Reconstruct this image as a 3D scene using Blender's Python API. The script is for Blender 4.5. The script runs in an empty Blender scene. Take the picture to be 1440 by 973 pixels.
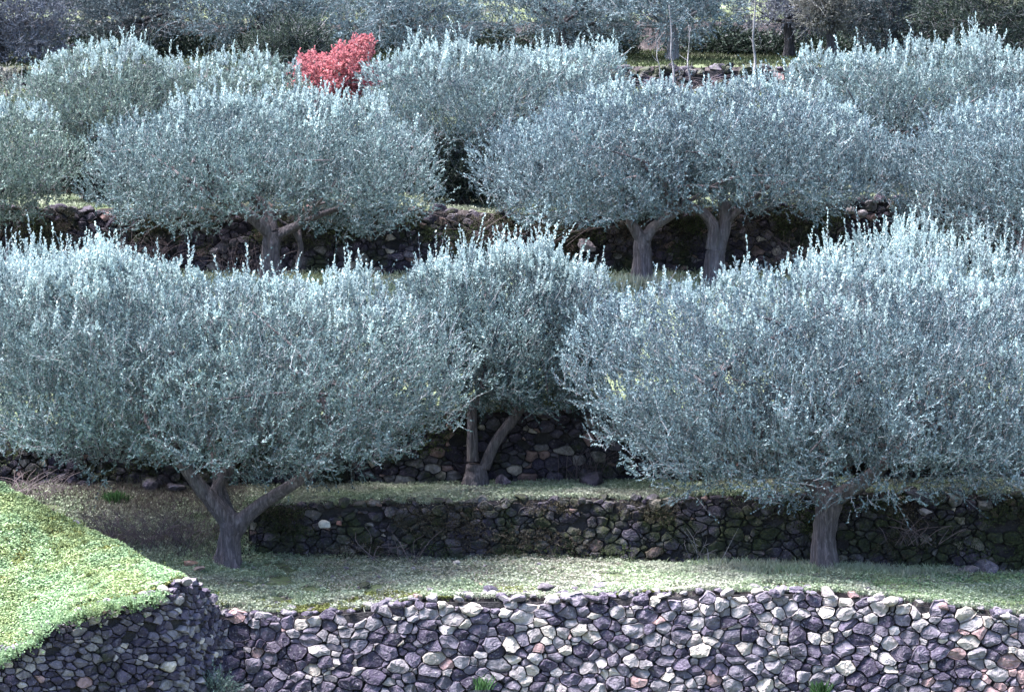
import bpy, math, random
import numpy as np
from mathutils import Vector

# ------------------------------------------------------------------ camera, light, exposure
sc = bpy.context.scene
COL = sc.collection
CAMZ = 8.0; F = 5000.0; HOR = -5.0            # focal length in photo pixels, row of the horizon
PITCH = math.atan((486.5 - HOR) / F)
cd = bpy.data.cameras.new('camera'); cam = bpy.data.objects.new('camera', cd); COL.objects.link(cam)
cam.location = (0, 0, CAMZ); cam.rotation_euler = (math.pi/2 - PITCH, 0, 0)
cd.sensor_width = 36; cd.lens = F / 1440 * 36; cd.clip_end = 2000; cd.clip_start = 0.5
sc.camera = cam
SUN_EL, SUN_AZ = math.radians(64), math.radians(-74)   # azimuth measured from +Y, clockwise
w = bpy.data.worlds.new('World'); sc.world = w; w.use_nodes = True
nt = w.node_tree; sky = nt.nodes.new('ShaderNodeTexSky'); sky.sky_type = 'NISHITA'; sky.sun_disc = False
sky.sun_elevation = SUN_EL; sky.sun_rotation = SUN_AZ; sky.air_density = 1.0; sky.dust_density = 1.0; sky.ozone_density = 2.0
bg = nt.nodes['Background']; bg.inputs[1].default_value = 0.075
nt.links.new(sky.outputs[0], bg.inputs[0])
sl = bpy.data.lights.new('sun', 'SUN'); sun = bpy.data.objects.new('sun', sl); COL.objects.link(sun)
sl.energy = 4.7; sl.angle = math.radians(40); sl.color = (1.0, 0.98, 0.955)
sd = Vector((math.sin(SUN_AZ)*math.cos(SUN_EL), math.cos(SUN_AZ)*math.cos(SUN_EL), math.sin(SUN_EL)))
sun.rotation_euler = sd.to_track_quat('Z', 'Y').to_euler()
sc.view_settings.view_transform = 'Standard'; sc.view_settings.look = 'None'
sc.view_settings.exposure = 3.32; sc.view_settings.gamma = 1.0
try:
    sc.cycles.max_bounces = 5; sc.cycles.diffuse_bounces = 2; sc.cycles.transmission_bounces = 2; sc.cycles.glossy_bounces = 1
except Exception: pass

# ------------------------------------------------------------------ helpers
def at(px, py, d): return np.array([(px-720)/F*d, d, CAMZ - (py-HOR)/F*d])
def zy(py, d): return CAMZ - (py-HOR)/F*d
def X(px, d): return (px-720)/F*d
def tag(o, label=None, cat=None, group=None, kind=None):
    if label: o['label'] = label
    if cat: o['category'] = cat
    if group: o['group'] = group
    if kind: o['kind'] = kind
    return o
def empty(name, loc):
    o = bpy.data.objects.new(name, None); COL.objects.link(o); o.location = tuple(loc); o.empty_display_size = .3
    return o
def hash2(ix, iy, s):
    h = (ix*374761393 + iy*668265263 + s*1442695041) & 0x7fffffff
    h = ((h ^ (h >> 13)) * 1274126177) & 0x7fffffff
    return ((h ^ (h >> 16)) & 0xffff) / 65535.0
def vnoise(x, y, s=0):
    x = np.asarray(x, float); y = np.asarray(y, float)
    ix = np.floor(x).astype(np.int64); iy = np.floor(y).astype(np.int64); fx = x-ix; fy = y-iy
    fx = fx*fx*(3-2*fx); fy = fy*fy*(3-2*fy)
    a = hash2(ix, iy, s); b = hash2(ix+1, iy, s); c = hash2(ix, iy+1, s); d = hash2(ix+1, iy+1, s)
    return (a*(1-fx)+b*fx)*(1-fy) + (c*(1-fx)+d*fx)*fy - .5
def fbm(x, y, s=0): return vnoise(x, y, s) + .5*vnoise(2.1*x, 2.1*y, s+1) + .25*vnoise(4.3*x, 4.3*y, s+2)
def nrm(a): return a / np.maximum(np.linalg.norm(a, axis=-1, keepdims=True), 1e-9)

class Geo:
    """collects vertices, faces of any size, material index and colour, and links them as one mesh"""
    def __init__(s): s.v = []; s.n = 0; s.f = []; s.c = []
    def add(s, v, faces, mat=0, col=None):
        v = np.asarray(v, np.float32); faces = np.asarray(faces, np.int32)
        s.v.append(v); s.f.append((faces + s.n, mat)); s.n += len(v)
        s.c.append(np.tile(np.array([[.5, .5, .5]], np.float32), (len(v), 1)) if col is None else
                   np.broadcast_to(np.asarray(col, np.float32), (len(v), 3)))
    def build(s, name, mats, parent=None, origin=(0, 0, 0), smooth=False, color=False):
        me = bpy.data.meshes.new(name)
        v = np.concatenate(s.v) - np.asarray(origin, np.float32)
        me.vertices.add(len(v)); me.vertices.foreach_set('co', v.astype(np.float32).ravel())
        li = np.concatenate([f.ravel() for f, m in s.f])
        tot = np.concatenate([np.full(len(f), f.shape[1], np.int32) for f, m in s.f])
        mi = np.concatenate([np.full(len(f), m, np.int32) for f, m in s.f])
        st = np.concatenate([[0], np.cumsum(tot)[:-1]]).astype(np.int32)
        me.loops.add(len(li)); me.loops.foreach_set('vertex_index', li.astype(np.int32))
        me.polygons.add(len(tot)); me.polygons.foreach_set('loop_start', st); me.polygons.foreach_set('loop_total', tot)
        me.polygons.foreach_set('material_index', mi)
        me.polygons.foreach_set('use_smooth', np.full(len(tot), smooth))
        if color:
            a = me.color_attributes.new('col', 'FLOAT_COLOR', 'POINT')
            cc = np.concatenate(s.c); cc = np.concatenate([cc, np.ones((len(cc), 1), np.float32)], 1)
            a.data.foreach_set('color', cc.ravel())
        for m in (mats if isinstance(mats, (list, tuple)) else [mats]): me.materials.append(m)
        me.update(calc_edges=True)
        o = bpy.data.objects.new(name, me); COL.objects.link(o)
        if parent is not None: o.parent = parent
        else: o.location = tuple(origin)
        return o

# ------------------------------------------------------------------ materials
def newmat(name):
    m = bpy.data.materials.new(name); m.use_nodes = True
    return m, m.node_tree, m.node_tree.nodes['Principled BSDF'], m.node_tree.nodes['Material Output']
def node(nt, t, **k):
    n = nt.nodes.new(t)
    for a, b in k.items(): setattr(n, a, b)
    return n
def ramp(nt, fac, stops, interp='LINEAR'):
    r = nt.nodes.new('ShaderNodeValToRGB'); r.color_ramp.interpolation = interp
    e = r.color_ramp.elements
    while len(e) < len(stops): e.new(.5)
    for q, (p, c) in zip(e, stops): q.position = p; q.color = (*c, 1)
    nt.links.new(fac, r.inputs[0]); return r.outputs[0]
def noise(nt, scale, detail=4, rough=.6, vec=None, dist=0.0):
    n = nt.nodes.new('ShaderNodeTexNoise'); n.inputs['Scale'].default_value = scale
    n.inputs['Detail'].default_value = detail; n.inputs['Roughness'].default_value = rough; n.inputs['Distortion'].default_value = dist
    if vec is None:
        g = nt.nodes.new('ShaderNodeNewGeometry'); vec = g.outputs['Position']
    nt.links.new(vec, n.inputs['Vector']); return n.outputs[0]
def mixc(nt, fac, a, b, mode='MIX'):
    n = nt.nodes.new('ShaderNodeMix'); n.data_type = 'RGBA'; n.blend_type = mode
    for s, i in ((fac, 0), (a, 6), (b, 7)):
        if isinstance(s, (int, float)): n.inputs[i].default_value = s
        elif isinstance(s, tuple): n.inputs[i].default_value = (*s, 1)
        else: nt.links.new(s, n.inputs[i])
    return n.outputs[2]
def bump(nt, b, h, dist, strength=.6):
    n = nt.nodes.new('ShaderNodeBump'); n.inputs['Distance'].default_value = dist; n.inputs['Strength'].default_value = strength
    nt.links.new(h, n.inputs['Height']); nt.links.new(n.outputs[0], b.inputs['Normal'])

def leaf_mat(name, stops, under, transl=.14, patch=None):
    m, nt, b, out = newmat(name)
    g = node(nt, 'ShaderNodeNewGeometry')
    stops = [(p, tuple(q*(.40 if name == 'toplit_young_leaf' else .34) for q in c_)) for p, c_ in stops]; under = tuple(q*.42 for q in under)  # top shoots scaled brighter, crown-top light is part of their colour
    c = ramp(nt, g.outputs['Random Per Island'], stops)
    c = mixc(nt, g.outputs['Backfacing'], c, mixc(nt, .65, c, under))
    pn = ramp(nt, noise(nt, 1.3, 2), [(.3, (.62, .62, .66)), (.7, (1.2, 1.2, 1.16))])
    c = mixc(nt, 1.0, c, pn, 'MULTIPLY')
    nt.links.new(c, b.inputs['Base Color']); b.inputs['Roughness'].default_value = .6
    b.inputs['Specular IOR Level'].default_value = .08
    t = node(nt, 'ShaderNodeBsdfTranslucent'); nt.links.new(c, t.inputs[0])
    mx = node(nt, 'ShaderNodeMixShader'); mx.inputs[0].default_value = transl
    nt.links.new(b.outputs[0], mx.inputs[1]); nt.links.new(t.outputs[0], mx.inputs[2]); nt.links.new(mx.outputs[0], out.inputs[0])
    return m
OLIVE = leaf_mat('olive_leaf', [(0, (.075, .14, .155)), (.45, (.175, .29, .315)), (.8, (.35, .485, .505)), (1, (.54, .68, .69))], (.44, .58, .62))
OLIVE_B = leaf_mat('olive_leaf_blue', [(0, (.075, .135, .18)), (.45, (.17, .275, .33)), (.8, (.34, .47, .53)), (1, (.53, .67, .72))], (.43, .57, .65))
OLIVE_G = leaf_mat('olive_leaf_green', [(0, (.09, .15, .14)), (.5, (.19, .29, .26)), (.85, (.34, .46, .41)), (1, (.55, .68, .6))], (.44, .57, .53))
TOPLIT = leaf_mat('toplit_young_leaf', [(0, (.32, .45, .47)), (.45, (.56, .76, .78)), (.8, (.80, 1.0, 1.01)), (1, (.96, 1.14, 1.14))], (.8, .95, .98), .25)  # paler new growth, with the light on crown tops painted into the colour
OLIVE_D = leaf_mat('olive_leaf_dark', [(0, (.04, .065, .08)), (.5, (.09, .13, .16)), (.85, (.17, .23, .27)), (1, (.3, .38, .42))], (.2, .27, .31))
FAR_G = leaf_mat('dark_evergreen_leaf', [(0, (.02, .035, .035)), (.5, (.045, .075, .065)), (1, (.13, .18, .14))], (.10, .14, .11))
FAR_L = leaf_mat('lilac_grey_leaf', [(0, (.10, .11, .16)), (.5, (.19, .21, .30)), (1, (.42, .46, .56))], (.34, .38, .47))
CREAM = leaf_mat('cream_dry_leaf', [(0, (.14, .14, .13)), (.5, (.28, .27, .25)), (1, (.5, .5, .46))], (.35, .35, .33))
PINK = leaf_mat('red_leaf', [(0, (.45, .10, .13)), (.5, (.95, .28, .33)), (1, (1.3, .62, .64))], (1.0, .36, .42), .4)
YELLOWG = leaf_mat('yellow_green_leaf', [(0, (.10, .14, .05)), (.5, (.26, .34, .12)), (1, (.55, .62, .28))], (.4, .5, .25), .35)
DEEPG = leaf_mat('fresh_green_leaf', [(0, (.04, .10, .04)), (.5, (.09, .21, .08)), (1, (.2, .38, .15))], (.15, .3, .12), .3)

def grass_mat(name, lo, mid, hi, ns=1.2, alt=None, transl=.3):
    m, nt, b, out = newmat(name)
    lo, mid, hi = [tuple(q*.43 for q in c_) for c_ in (lo, mid, hi)]
    if alt: alt = tuple(q*.5 for q in alt)
    g = node(nt, 'ShaderNodeNewGeometry')
    c = ramp(nt, g.outputs['Random Per Island'], [(0, lo), (.5, mid), (1, hi)])
    if alt:
        f = ramp(nt, noise(nt, ns, 4, .65), [(.44, (0, 0, 0)), (.62, (1, 1, 1))])
        c = mixc(nt, f, c, mixc(nt, .55, c, alt))
    nt.links.new(c, b.inputs['Base Color']); b.inputs['Roughness'].default_value = .7; b.inputs['Specular IOR Level'].default_value = .2
    t = node(nt, 'ShaderNodeBsdfTranslucent'); nt.links.new(c, t.inputs[0])
    mx = node(nt, 'ShaderNodeMixShader'); mx.inputs[0].default_value = transl
    nt.links.new(b.outputs[0], mx.inputs[1]); nt.links.new(t.outputs[0], mx.inputs[2]); nt.links.new(mx.outputs[0], out.inputs[0])
    return m
G_MOUND = grass_mat('meadow_clover', (.23, .37, .20), (.35, .54, .29), (.54, .72, .46), 1.6, (.34, .38, .14))
G_T0 = grass_mat('thin_grass', (.26, .36, .20), (.50, .62, .40), (.80, .88, .68), .9, (.50, .46, .44))
G_PATH = grass_mat('pale_worn_grass', (.34, .40, .28), (.56, .62, .46), (.80, .82, .70), 1.5, (.34, .3, .28))
G_MOSS = grass_mat('yellow_moss', (.16, .19, .06), (.30, .35, .10), (.5, .54, .2), 3.0, (.12, .10, .03))
G_DRY = grass_mat('dry_grass', (.16, .13, .12), (.28, .24, .22), (.45, .41, .36), 2.0, (.12, .10, .11))
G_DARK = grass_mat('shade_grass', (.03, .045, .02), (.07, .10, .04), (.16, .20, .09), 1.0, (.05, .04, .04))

G_DRYD = grass_mat('dead_stalks', (.03, .022, .02), (.08, .062, .05), (.2, .17, .14), 2.0, (.05, .045, .02))
def bark_mat(name, a, bcol, cc):
    m, nt, b, out = newmat(name)
    tc = node(nt, 'ShaderNodeTexCoord'); mp = node(nt, 'ShaderNodeMapping'); mp.inputs['Scale'].default_value = (1.4, 1.4, .22)
    nt.links.new(tc.outputs['Object'], mp.inputs[0])
    n1 = noise(nt, 14, 6, .7, mp.outputs[0], 1.0)
    c = ramp(nt, n1, [(.3, a), (.5, bcol), (.68, cc)])
    n2 = noise(nt, 3, 3, .6)
    c = mixc(nt, ramp(nt, n2, [(.5, (0, 0, 0)), (.7, (.5, .5, .5))]), c, (.14, .13, .145))
    nt.links.new(c, b.inputs['Base Color']); b.inputs['Roughness'].default_value = .9
    bump(nt, b, n1, .09, 1.0); return m
BARK = bark_mat('olive_bark', (.02, .015, .02), (.085, .067, .08), (.20, .165, .185))
BARK_D = bark_mat('dark_bark', (.012, .01, .014), (.035, .03, .038), (.08, .07, .08))
BARK_L = bark_mat('pale_bark', (.10, .095, .105), (.18, .17, .19), (.28, .27, .28))
def twig_mat(name, c1, c2):
    m, nt, b, out = newmat(name); g = node(nt, 'ShaderNodeNewGeometry')
    nt.links.new(ramp(nt, g.outputs['Random Per Island'], [(0, c1), (1, c2)]), b.inputs['Base Color']); b.inputs['Roughness'].default_value = .85
    return m
TWIG = twig_mat('olive_twig', (.04, .036, .048), (.16, .16, .18))
TWIG_P = twig_mat('bramble_twig', (.03, .02, .028), (.11, .08, .09))

def stone_mat(name, lichen, moss_amt, soil=(.02, .017, .02), dark=1.0):
    m, nt, b, out = newmat(name)
    a = node(nt, 'ShaderNodeAttribute'); a.attribute_name = 'col'
    n1 = noise(nt, 9, 6, .7)
    c = mixc(nt, 1.0, a.outputs['Color'], ramp(nt, n1, [(.3, (.19, .185, .195)), (.5, (.43, .42, .425)), (.7, (.68, .66, .64))]), 'MULTIPLY')
    n3 = noise(nt, 28, 4, .7)
    c = mixc(nt, ramp(nt, n3, [(.55, (0, 0, 0)), (.68, (lichen,)*3)]), c, (.30, .28, .29))
    n4 = noise(nt, 5.5, 5, .65)
    c = mixc(nt, ramp(nt, n4, [(.58, (0, 0, 0)), (.70, (.7, .7, .7))]), c, (.028, .022, .036))
    if moss_amt > 0:
        n2 = noise(nt, 1.6, 5, .7)
        c = mixc(nt, ramp(nt, n2, [(.62-moss_amt*.35, (0, 0, 0)), (.74-moss_amt*.3, (.85, .85, .85))]), c,
                 ramp(nt, noise(nt, 22, 3), [(.3, (.008, .012, .004)), (.55, (.022, .028, .010)), (.75, (.06, .065, .018))]))
    nt.links.new(c, b.inputs['Base Color']); b.inputs['Roughness'].default_value = .9; b.inputs['Specular IOR Level'].default_value = .25
    bump(nt, b, noise(nt, 30, 6, .7), .03, .9); return m
STONE = stone_mat('pale_field_stone', .55, 0.0)
STONE_L = stone_mat('grey_field_stone', .3, .12)
STONE_M = stone_mat('mossy_stone', .35, .60)
STONE_S = stone_mat('shaded_rubble', .25, .38)
m, nt, b, out = newmat('wall_core_earth'); CORE = m
c = ramp(nt, noise(nt, 7, 5, .7), [(.35, (.008, .007, .009)), (.6, (.022, .018, .022)), (.8, (.05, .045, .04))])
nt.links.new(c, b.inputs['Base Color']); b.inputs['Roughness'].default_value = 1; bump(nt, b, noise(nt, 18, 5), .06, 1)

# ground: turf where level, bare dark earth where steep
m, nt, b, out = newmat('ground_turf_and_soil'); GROUND = m
g = node(nt, 'ShaderNodeNewGeometry'); sep = node(nt, 'ShaderNodeSeparateXYZ'); nt.links.new(g.outputs['True Normal'], sep.inputs[0])
turf = ramp(nt, noise(nt, 1.1, 6, .7), [(.3, (.05, .042, .04)), (.45, (.055, .07, .035)), (.6, (.085, .11, .055)), (.75, (.14, .14, .11))])
turf = mixc(nt, ramp(nt, noise(nt, 14, 4, .7), [(.45, (0, 0, 0)), (.7, (.7, .7, .7))]), turf, (.05, .045, .04))
soil = ramp(nt, noise(nt, 6, 5, .7), [(.35, (.016, .013, .015)), (.6, (.045, .037, .04)), (.8, (.12, .10, .10))])
c = mixc(nt, ramp(nt, sep.outputs[2], [(.80, (0, 0, 0)), (.95, (1, 1, 1))]), soil, turf)
nt.links.new(c, b.inputs['Base Color']); b.inputs['Roughness'].default_value = .95; b.inputs['Specular IOR Level'].default_value = .15
bump(nt, b, noise(nt, 25, 5, .7), .05, .8)

# ------------------------------------------------------------------ terrain
def prof(Xs, pts, d):   # pts of (px, photo row) at distance d -> height at world X
    p = np.array(pts, float); return np.interp(Xs, (p[:, 0]-720)/F*d, CAMZ-(p[:, 1]-HOR)/F*d)
def line(Xs, pts): p = np.array(pts, float); return np.interp(Xs, p[:, 0], p[:, 1])
def z0(Xs): return prof(Xs, [(300, 868), (450, 866), (520, 858), (600, 845), (760, 848), (1000, 838), (1150, 838), (1300, 852), (1440, 868), (1900, 880)], 47.1)
def zb1(Xs): return prof(Xs, [(-300, 790), (330, 786), (700, 787), (1000, 797), (1440, 806), (1900, 810)], 50.0)
def zt1(Xs): return prof(Xs, [(-300, 700), (330, 714), (500, 710), (700, 705), (900, 703), (1150, 694), (1440, 694)], 50.3)
def zb2(Xs): return prof(Xs, [(-300, 690), (100, 686), (700, 681), (1440, 676)], 52.1)
def zt2(Xs): return prof(Xs, [(-300, 600), (100, 600), (400, 590), (640, 580), (1000, 575), (1440, 570)], 52.4)
def zt3(Xs): return prof(Xs, [(-500, 290), (0, 291), (240, 293), (560, 290), (730, 300), (1000, 292), (1260, 278), (1900, 275)], 67.9)
def d0(Xs): return 47.0 + .10*np.sin(Xs*.6) + .05*np.sin(Xs*1.7+1)
def d1(Xs): return 50.05 + .10*np.sin(Xs*.5+2) + .06*np.sin(Xs*1.3)
def d2(Xs): return 52.1 + .12*np.sin(Xs*.45+1)
def d3(Xs): return 67.5 + .2*np.sin(Xs*.4) + .1*np.sin(Xs*1.1)
def d4(Xs): return 71.1 + .2*np.sin(Xs*.3+1)
def d5(Xs): return 80.2 + .2*np.sin(Xs*.35+2)
# left bastion wall, as a plan path (x, y, top z)
LW = np.array([(X(-700, 44), 43.6, zy(960, 43.6)), (X(-150, 44.4), 44.3, zy(945, 44.3)), (X(0, 44.6), 44.6, zy(925, 44.6)), (X(50, 44.8), 44.8, zy(893, 44.8)),
               (X(100, 45), 45.0, zy(866, 45)), (X(150, 45.2), 45.2, zy(853, 45.2)), (X(215, 45.45), 45.45, zy(840, 45.45)), (X(250, 45.7), 45.7, zy(821, 45.7)),
               (X(272, 46.1), 46.1, zy(820, 46.1)), (X(292, 46.6), 46.6, zy(838, 46.6)), (X(306, 47.1), 47.1, zy(858, 47.1))])
def zr(Xs): return line(Xs, [(-60, 2.2), (X(-300, 49), zy(640, 49)), (X(0, 48.8), zy(688, 48.8)), (X(90, 48.2), zy(738, 48.2)), (X(180, 47.3), zy(778, 47.3)), (X(250, 46.4), zy(806, 46.4)), (X(275, 46.4), zy(822, 46.4)), (X(310, 47), zy(862, 47)), (-3.0, -1.2)])
def dr(Xs): return line(Xs, [(X(-300, 49), 49.2), (X(0, 48.8), 48.8), (X(90, 48.2), 48.2), (X(180, 47.3), 47.4), (X(250, 46.4), 46.6), (X(310, 47), 47.2)])
def piece(d, bps):
    z = np.full_like(d, 0.0) + bps[0][1]
    for (da, za), (db, zb) in zip(bps[:-1], bps[1:]):
        t = np.clip((d-da)/np.maximum(db-da, 1e-6), 0, 1)
        z = np.where(d >= da, za + (zb-za)*t, z)
    return z
def ground(x, d, rough=True):
    x = np.asarray(x, float); d = np.asarray(d, float); x, d = np.broadcast_arrays(x, d)
    bank = np.clip((-3.55 - x)/.8, 0, 1)
    b1 = d1(x); da = b1+.06 - bank*.9; db = b1+.16 + bank*1.7
    bp = [(-200., 6.2+0*x), (0.*x, 6.2), (6+0*x, 4.4), (15+0*x, 1.), (30+0*x, -2.2), (d0(x)+.06, -2.2), (d0(x)+.14, z0(x)),
          (da, zb1(x)-.04*bank), (db, zt1(x)), (d2(x)+.06, zb2(x)), (d2(x)+.18, zt2(x)), (d3(x)+.08, 2.80), (d3(x)+.25, zt3(x)),
          (d4(x)+.1, zt3(x)+.05), (d4(x)+.5, 5.05), (d5(x)+.1, 5.95), (d5(x)+.45, 6.42), (87.5+0*x, 6.65), (88+0*x, 7.4), (100+0*x, 9.), (135+0*x, 16.), (250+0*x, 42.), (600+0*x, 85.)]
    bp = [(a+0*x, b+0*x) for a, b in bp]
    zc = piece(d, bp)
    dl = np.interp(x, LW[:, 0], LW[:, 1]); zl0 = np.interp(x, LW[:, 0], LW[:, 2])
    zl = piece(d, [(-200.+0*x, 6.2+0*x), (0*x, 6.2+0*x), (6+0*x, 4.4+0*x), (15+0*x, 1.+0*x), (30+0*x, -2.2+0*x), (dl+.06, -2.2+0*x), (dl+.16, zl0), (np.maximum(dr(x), dl+.5), zr(x)), (np.maximum(dr(x), dl+.5)+3, zr(x)-1.9), (600+0*x, -40+0*x)])
    xr = np.interp(d, LW[:, 1], LW[:, 0]) - .12
    zl = np.where((d > 45.6) & (d < 47.6), np.minimum(zl, np.interp(d, LW[:, 1], LW[:, 2]) - .02 + .6*np.maximum(xr+.0-x, 0)), zl)
    z = np.where(d < d0(x)+.2, np.where((x < xr) & (x < LW[-1, 0]-.1), zl, zc), np.maximum(zc, zl))
    if rough:
        near = (d > 42) & (d < 90)
        z = z + np.where(near, .05*fbm(x*1.1, d*1.1, 3) + .03*fbm(x*4, d*4, 7), .9*fbm(x*.06, d*.06, 5)*np.clip((d-88)/30, 0, 1))
    return z
def gz(x, d): return float(ground(np.array([x]), np.array([d]))[0])
xs = np.concatenate([-np.geomspace(500, 14, 26)[:-1], np.arange(-13, 13.01, .12), np.geomspace(14, 500, 26)[1:]])
ds = np.concatenate([np.linspace(-150, 40, 30), np.arange(41, 54, .1), np.arange(54, 66, .3), np.arange(66, 92, .13), np.geomspace(92.5, 600, 50)])
GX, GD = np.meshgrid(xs, ds); GZ = ground(GX, GD)
nx, ny = len(xs), len(ds); idx = np.arange(nx*ny).reshape(ny, nx)
q = np.stack([idx[:-1, :-1], idx[:-1, 1:], idx[1:, 1:], idx[1:, :-1]], -1).reshape(-1, 4)
G = Geo(); G.add(np.stack([GX, GD, GZ], -1).reshape(-1, 3), q)
tag(G.build('ground', GROUND, smooth=True), 'terraced hillside of thin grass and dark earth stepping up behind the walls', 'ground', kind='structure')

# ------------------------------------------------------------------ dry stone walls
def power_cells(pts, rad, box):
    out = []; n = len(pts)
    for i in range(n):
        p = pts[i]; dd = pts - p; dist2 = (dd**2).sum(1)
        nb = np.where((dist2 < (rad[i]*2 + .55)**2) & (dist2 > 0))[0]; nb = nb[np.argsort(dist2[nb])][:26]
        m = rad[i]*2.4
        poly = [(max(p[0]-m, box[0]), max(p[1]-m, box[1])), (min(p[0]+m, box[2]), max(p[1]-m, box[1])), (min(p[0]+m, box[2]), min(p[1]+m, box[3])), (max(p[0]-m, box[0]), min(p[1]+m, box[3]))]
        for j in nb:
            dx, dy = dd[j]; k = (dist2[j] + rad[i]**2 - rad[j]**2)/2     # keep (x-p).d <= k
            new = []; L = len(poly)
            for a in range(L):
                A = poly[a]; B = poly[(a+1) % L]
                fa = (A[0]-p[0])*dx+(A[1]-p[1])*dy-k; fb = (B[0]-p[0])*dx+(B[1]-p[1])*dy-k
                if fa <= 0: new.append(A)
                if (fa < 0 < fb) or (fb < 0 < fa):
                    t = fa/(fa-fb); new.append((A[0]+(B[0]-A[0])*t, A[1]+(B[1]-A[1])*t))
            poly = new
            if len(poly) < 3: break
        out.append(poly if len(poly) >= 3 else None)
    return out
M_ = 20; RHO = np.array([1.0, 1.0, .94, .82, .60, .32])
def stone_cell(G, poly, an, rnd, mapf, relief, col, gap):
    P = np.array(poly); P[:, 1] /= an
    c = P.mean(0); E = np.roll(P, -1, 0) - P
    th = np.arange(M_)/M_*2*np.pi + rnd.uniform(0, .3)
    for q_ in P:
        aq = math.atan2(q_[1]-c[1], q_[0]-c[0]); df = (th-aq+np.pi) % (2*np.pi)-np.pi; k_ = np.argmin(np.abs(df)); th[k_] -= df[k_]
    th = np.sort(th % (2*np.pi)); D = np.stack([np.cos(th), np.sin(th)], 1)
    R = np.full(M_, 9.)
    for a, e in zip(P, E):
        nn = np.array([e[1], -e[0]]); L = np.hypot(*nn)
        if L < 1e-5: continue
        nn /= L; h = (a-c) @ nn
        if h < 0: nn, h = -nn, -h
        den = D @ nn; R = np.where(den > 1e-4, np.minimum(R, h/np.maximum(den, 1e-4)), R)
    if R.mean() < .022 or R.min() < .008: return
    R = .92*R + .04*np.roll(R, 1) + .04*np.roll(R, -1)
    R = np.maximum(R - gap, .008) * rnd.uniform(.95, 1.03, M_)
    s = R.mean(); H = min(relief, s*.75)*rnd.uniform(.55, 1.25)
    rr = R[None]*RHO[:, None]; xy = c + rr[..., None]*D[None]
    h = H*np.maximum(1-RHO**8, 0)**.5; h = np.repeat(h[:, None], M_, 1); h[0] = -.12; h[1] = -.01
    q = xy - c
    for k in range(4):
        a = rnd.uniform(0, 2*np.pi); sl = rnd.uniform(.1, .9); off = H*rnd.uniform(.35, .85)
        pl = off - sl*(q[..., 0]*np.cos(a)+q[..., 1]*np.sin(a))
        h[2:] = np.minimum(h[2:], np.maximum(pl[2:], -.03))
    h[2:] += rnd.normal(0, .05*H, h[2:].shape); h += rnd.uniform(-.03, .03)
    v2 = np.concatenate([xy.reshape(-1, 2), c[None]]); hh = np.concatenate([h.ravel(), [h[-1].mean()+.04*H]])
    V = mapf(v2[:, 0], v2[:, 1], hh); nR = len(RHO)
    i = np.arange(M_); j = (i+1) % M_; q4 = []
    for r in range(nR-1): q4.append(np.stack([r*M_+i, r*M_+j, (r+1)*M_+j, (r+1)*M_+i], 1))
    n0 = G.n; G.add(V, np.concatenate(q4), 0, col)
    t3 = np.stack([(nR-1)*M_+i, (nR-1)*M_+j, np.full(M_, nR*M_)], 1)
    G.f.append((t3.astype(np.int32)+n0, 0))
def ico(sub=2):
    import bmesh
    bm = bmesh.new(); bmesh.ops.create_icosphere(bm, subdivisions=sub, radius=1)
    v = np.array([x.co[:] for x in bm.verts]); f = np.array([[q.index for q in x.verts] for x in bm.faces]); bm.free(); return v, f
IV2, IF2 = ico(2); IV3, IF3 = ico(3)
def rock(G, c, size, rnd, col, fine=False, cuts=9):
    V, Fc = (IV3, IF3) if fine else (IV2, IF2)
    v = V.copy()
    for k in range(cuts):
        n = nrm(rnd.normal(size=3)); off = rnd.uniform(.5, .85); dd = v @ n
        v = v - np.maximum(dd-off, 0)[:, None]*n
    v += rnd.normal(0, .02, v.shape); v *= np.asarray(size)
    a = rnd.uniform(0, 6.28); ca, sa = math.cos(a), math.sin(a); tx = rnd.uniform(-.35, .35); ct, st = math.cos(tx), math.sin(tx)
    v = np.stack([v[:, 0]*ca-v[:, 1]*sa, v[:, 0]*sa+v[:, 1]*ca, v[:, 2]], 1)
    v = np.stack([v[:, 0]*ct-v[:, 2]*st, v[:, 1], v[:, 0]*st+v[:, 2]*ct], 1)
    G.add(v+np.asarray(c), Fc, 0, col)

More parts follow.
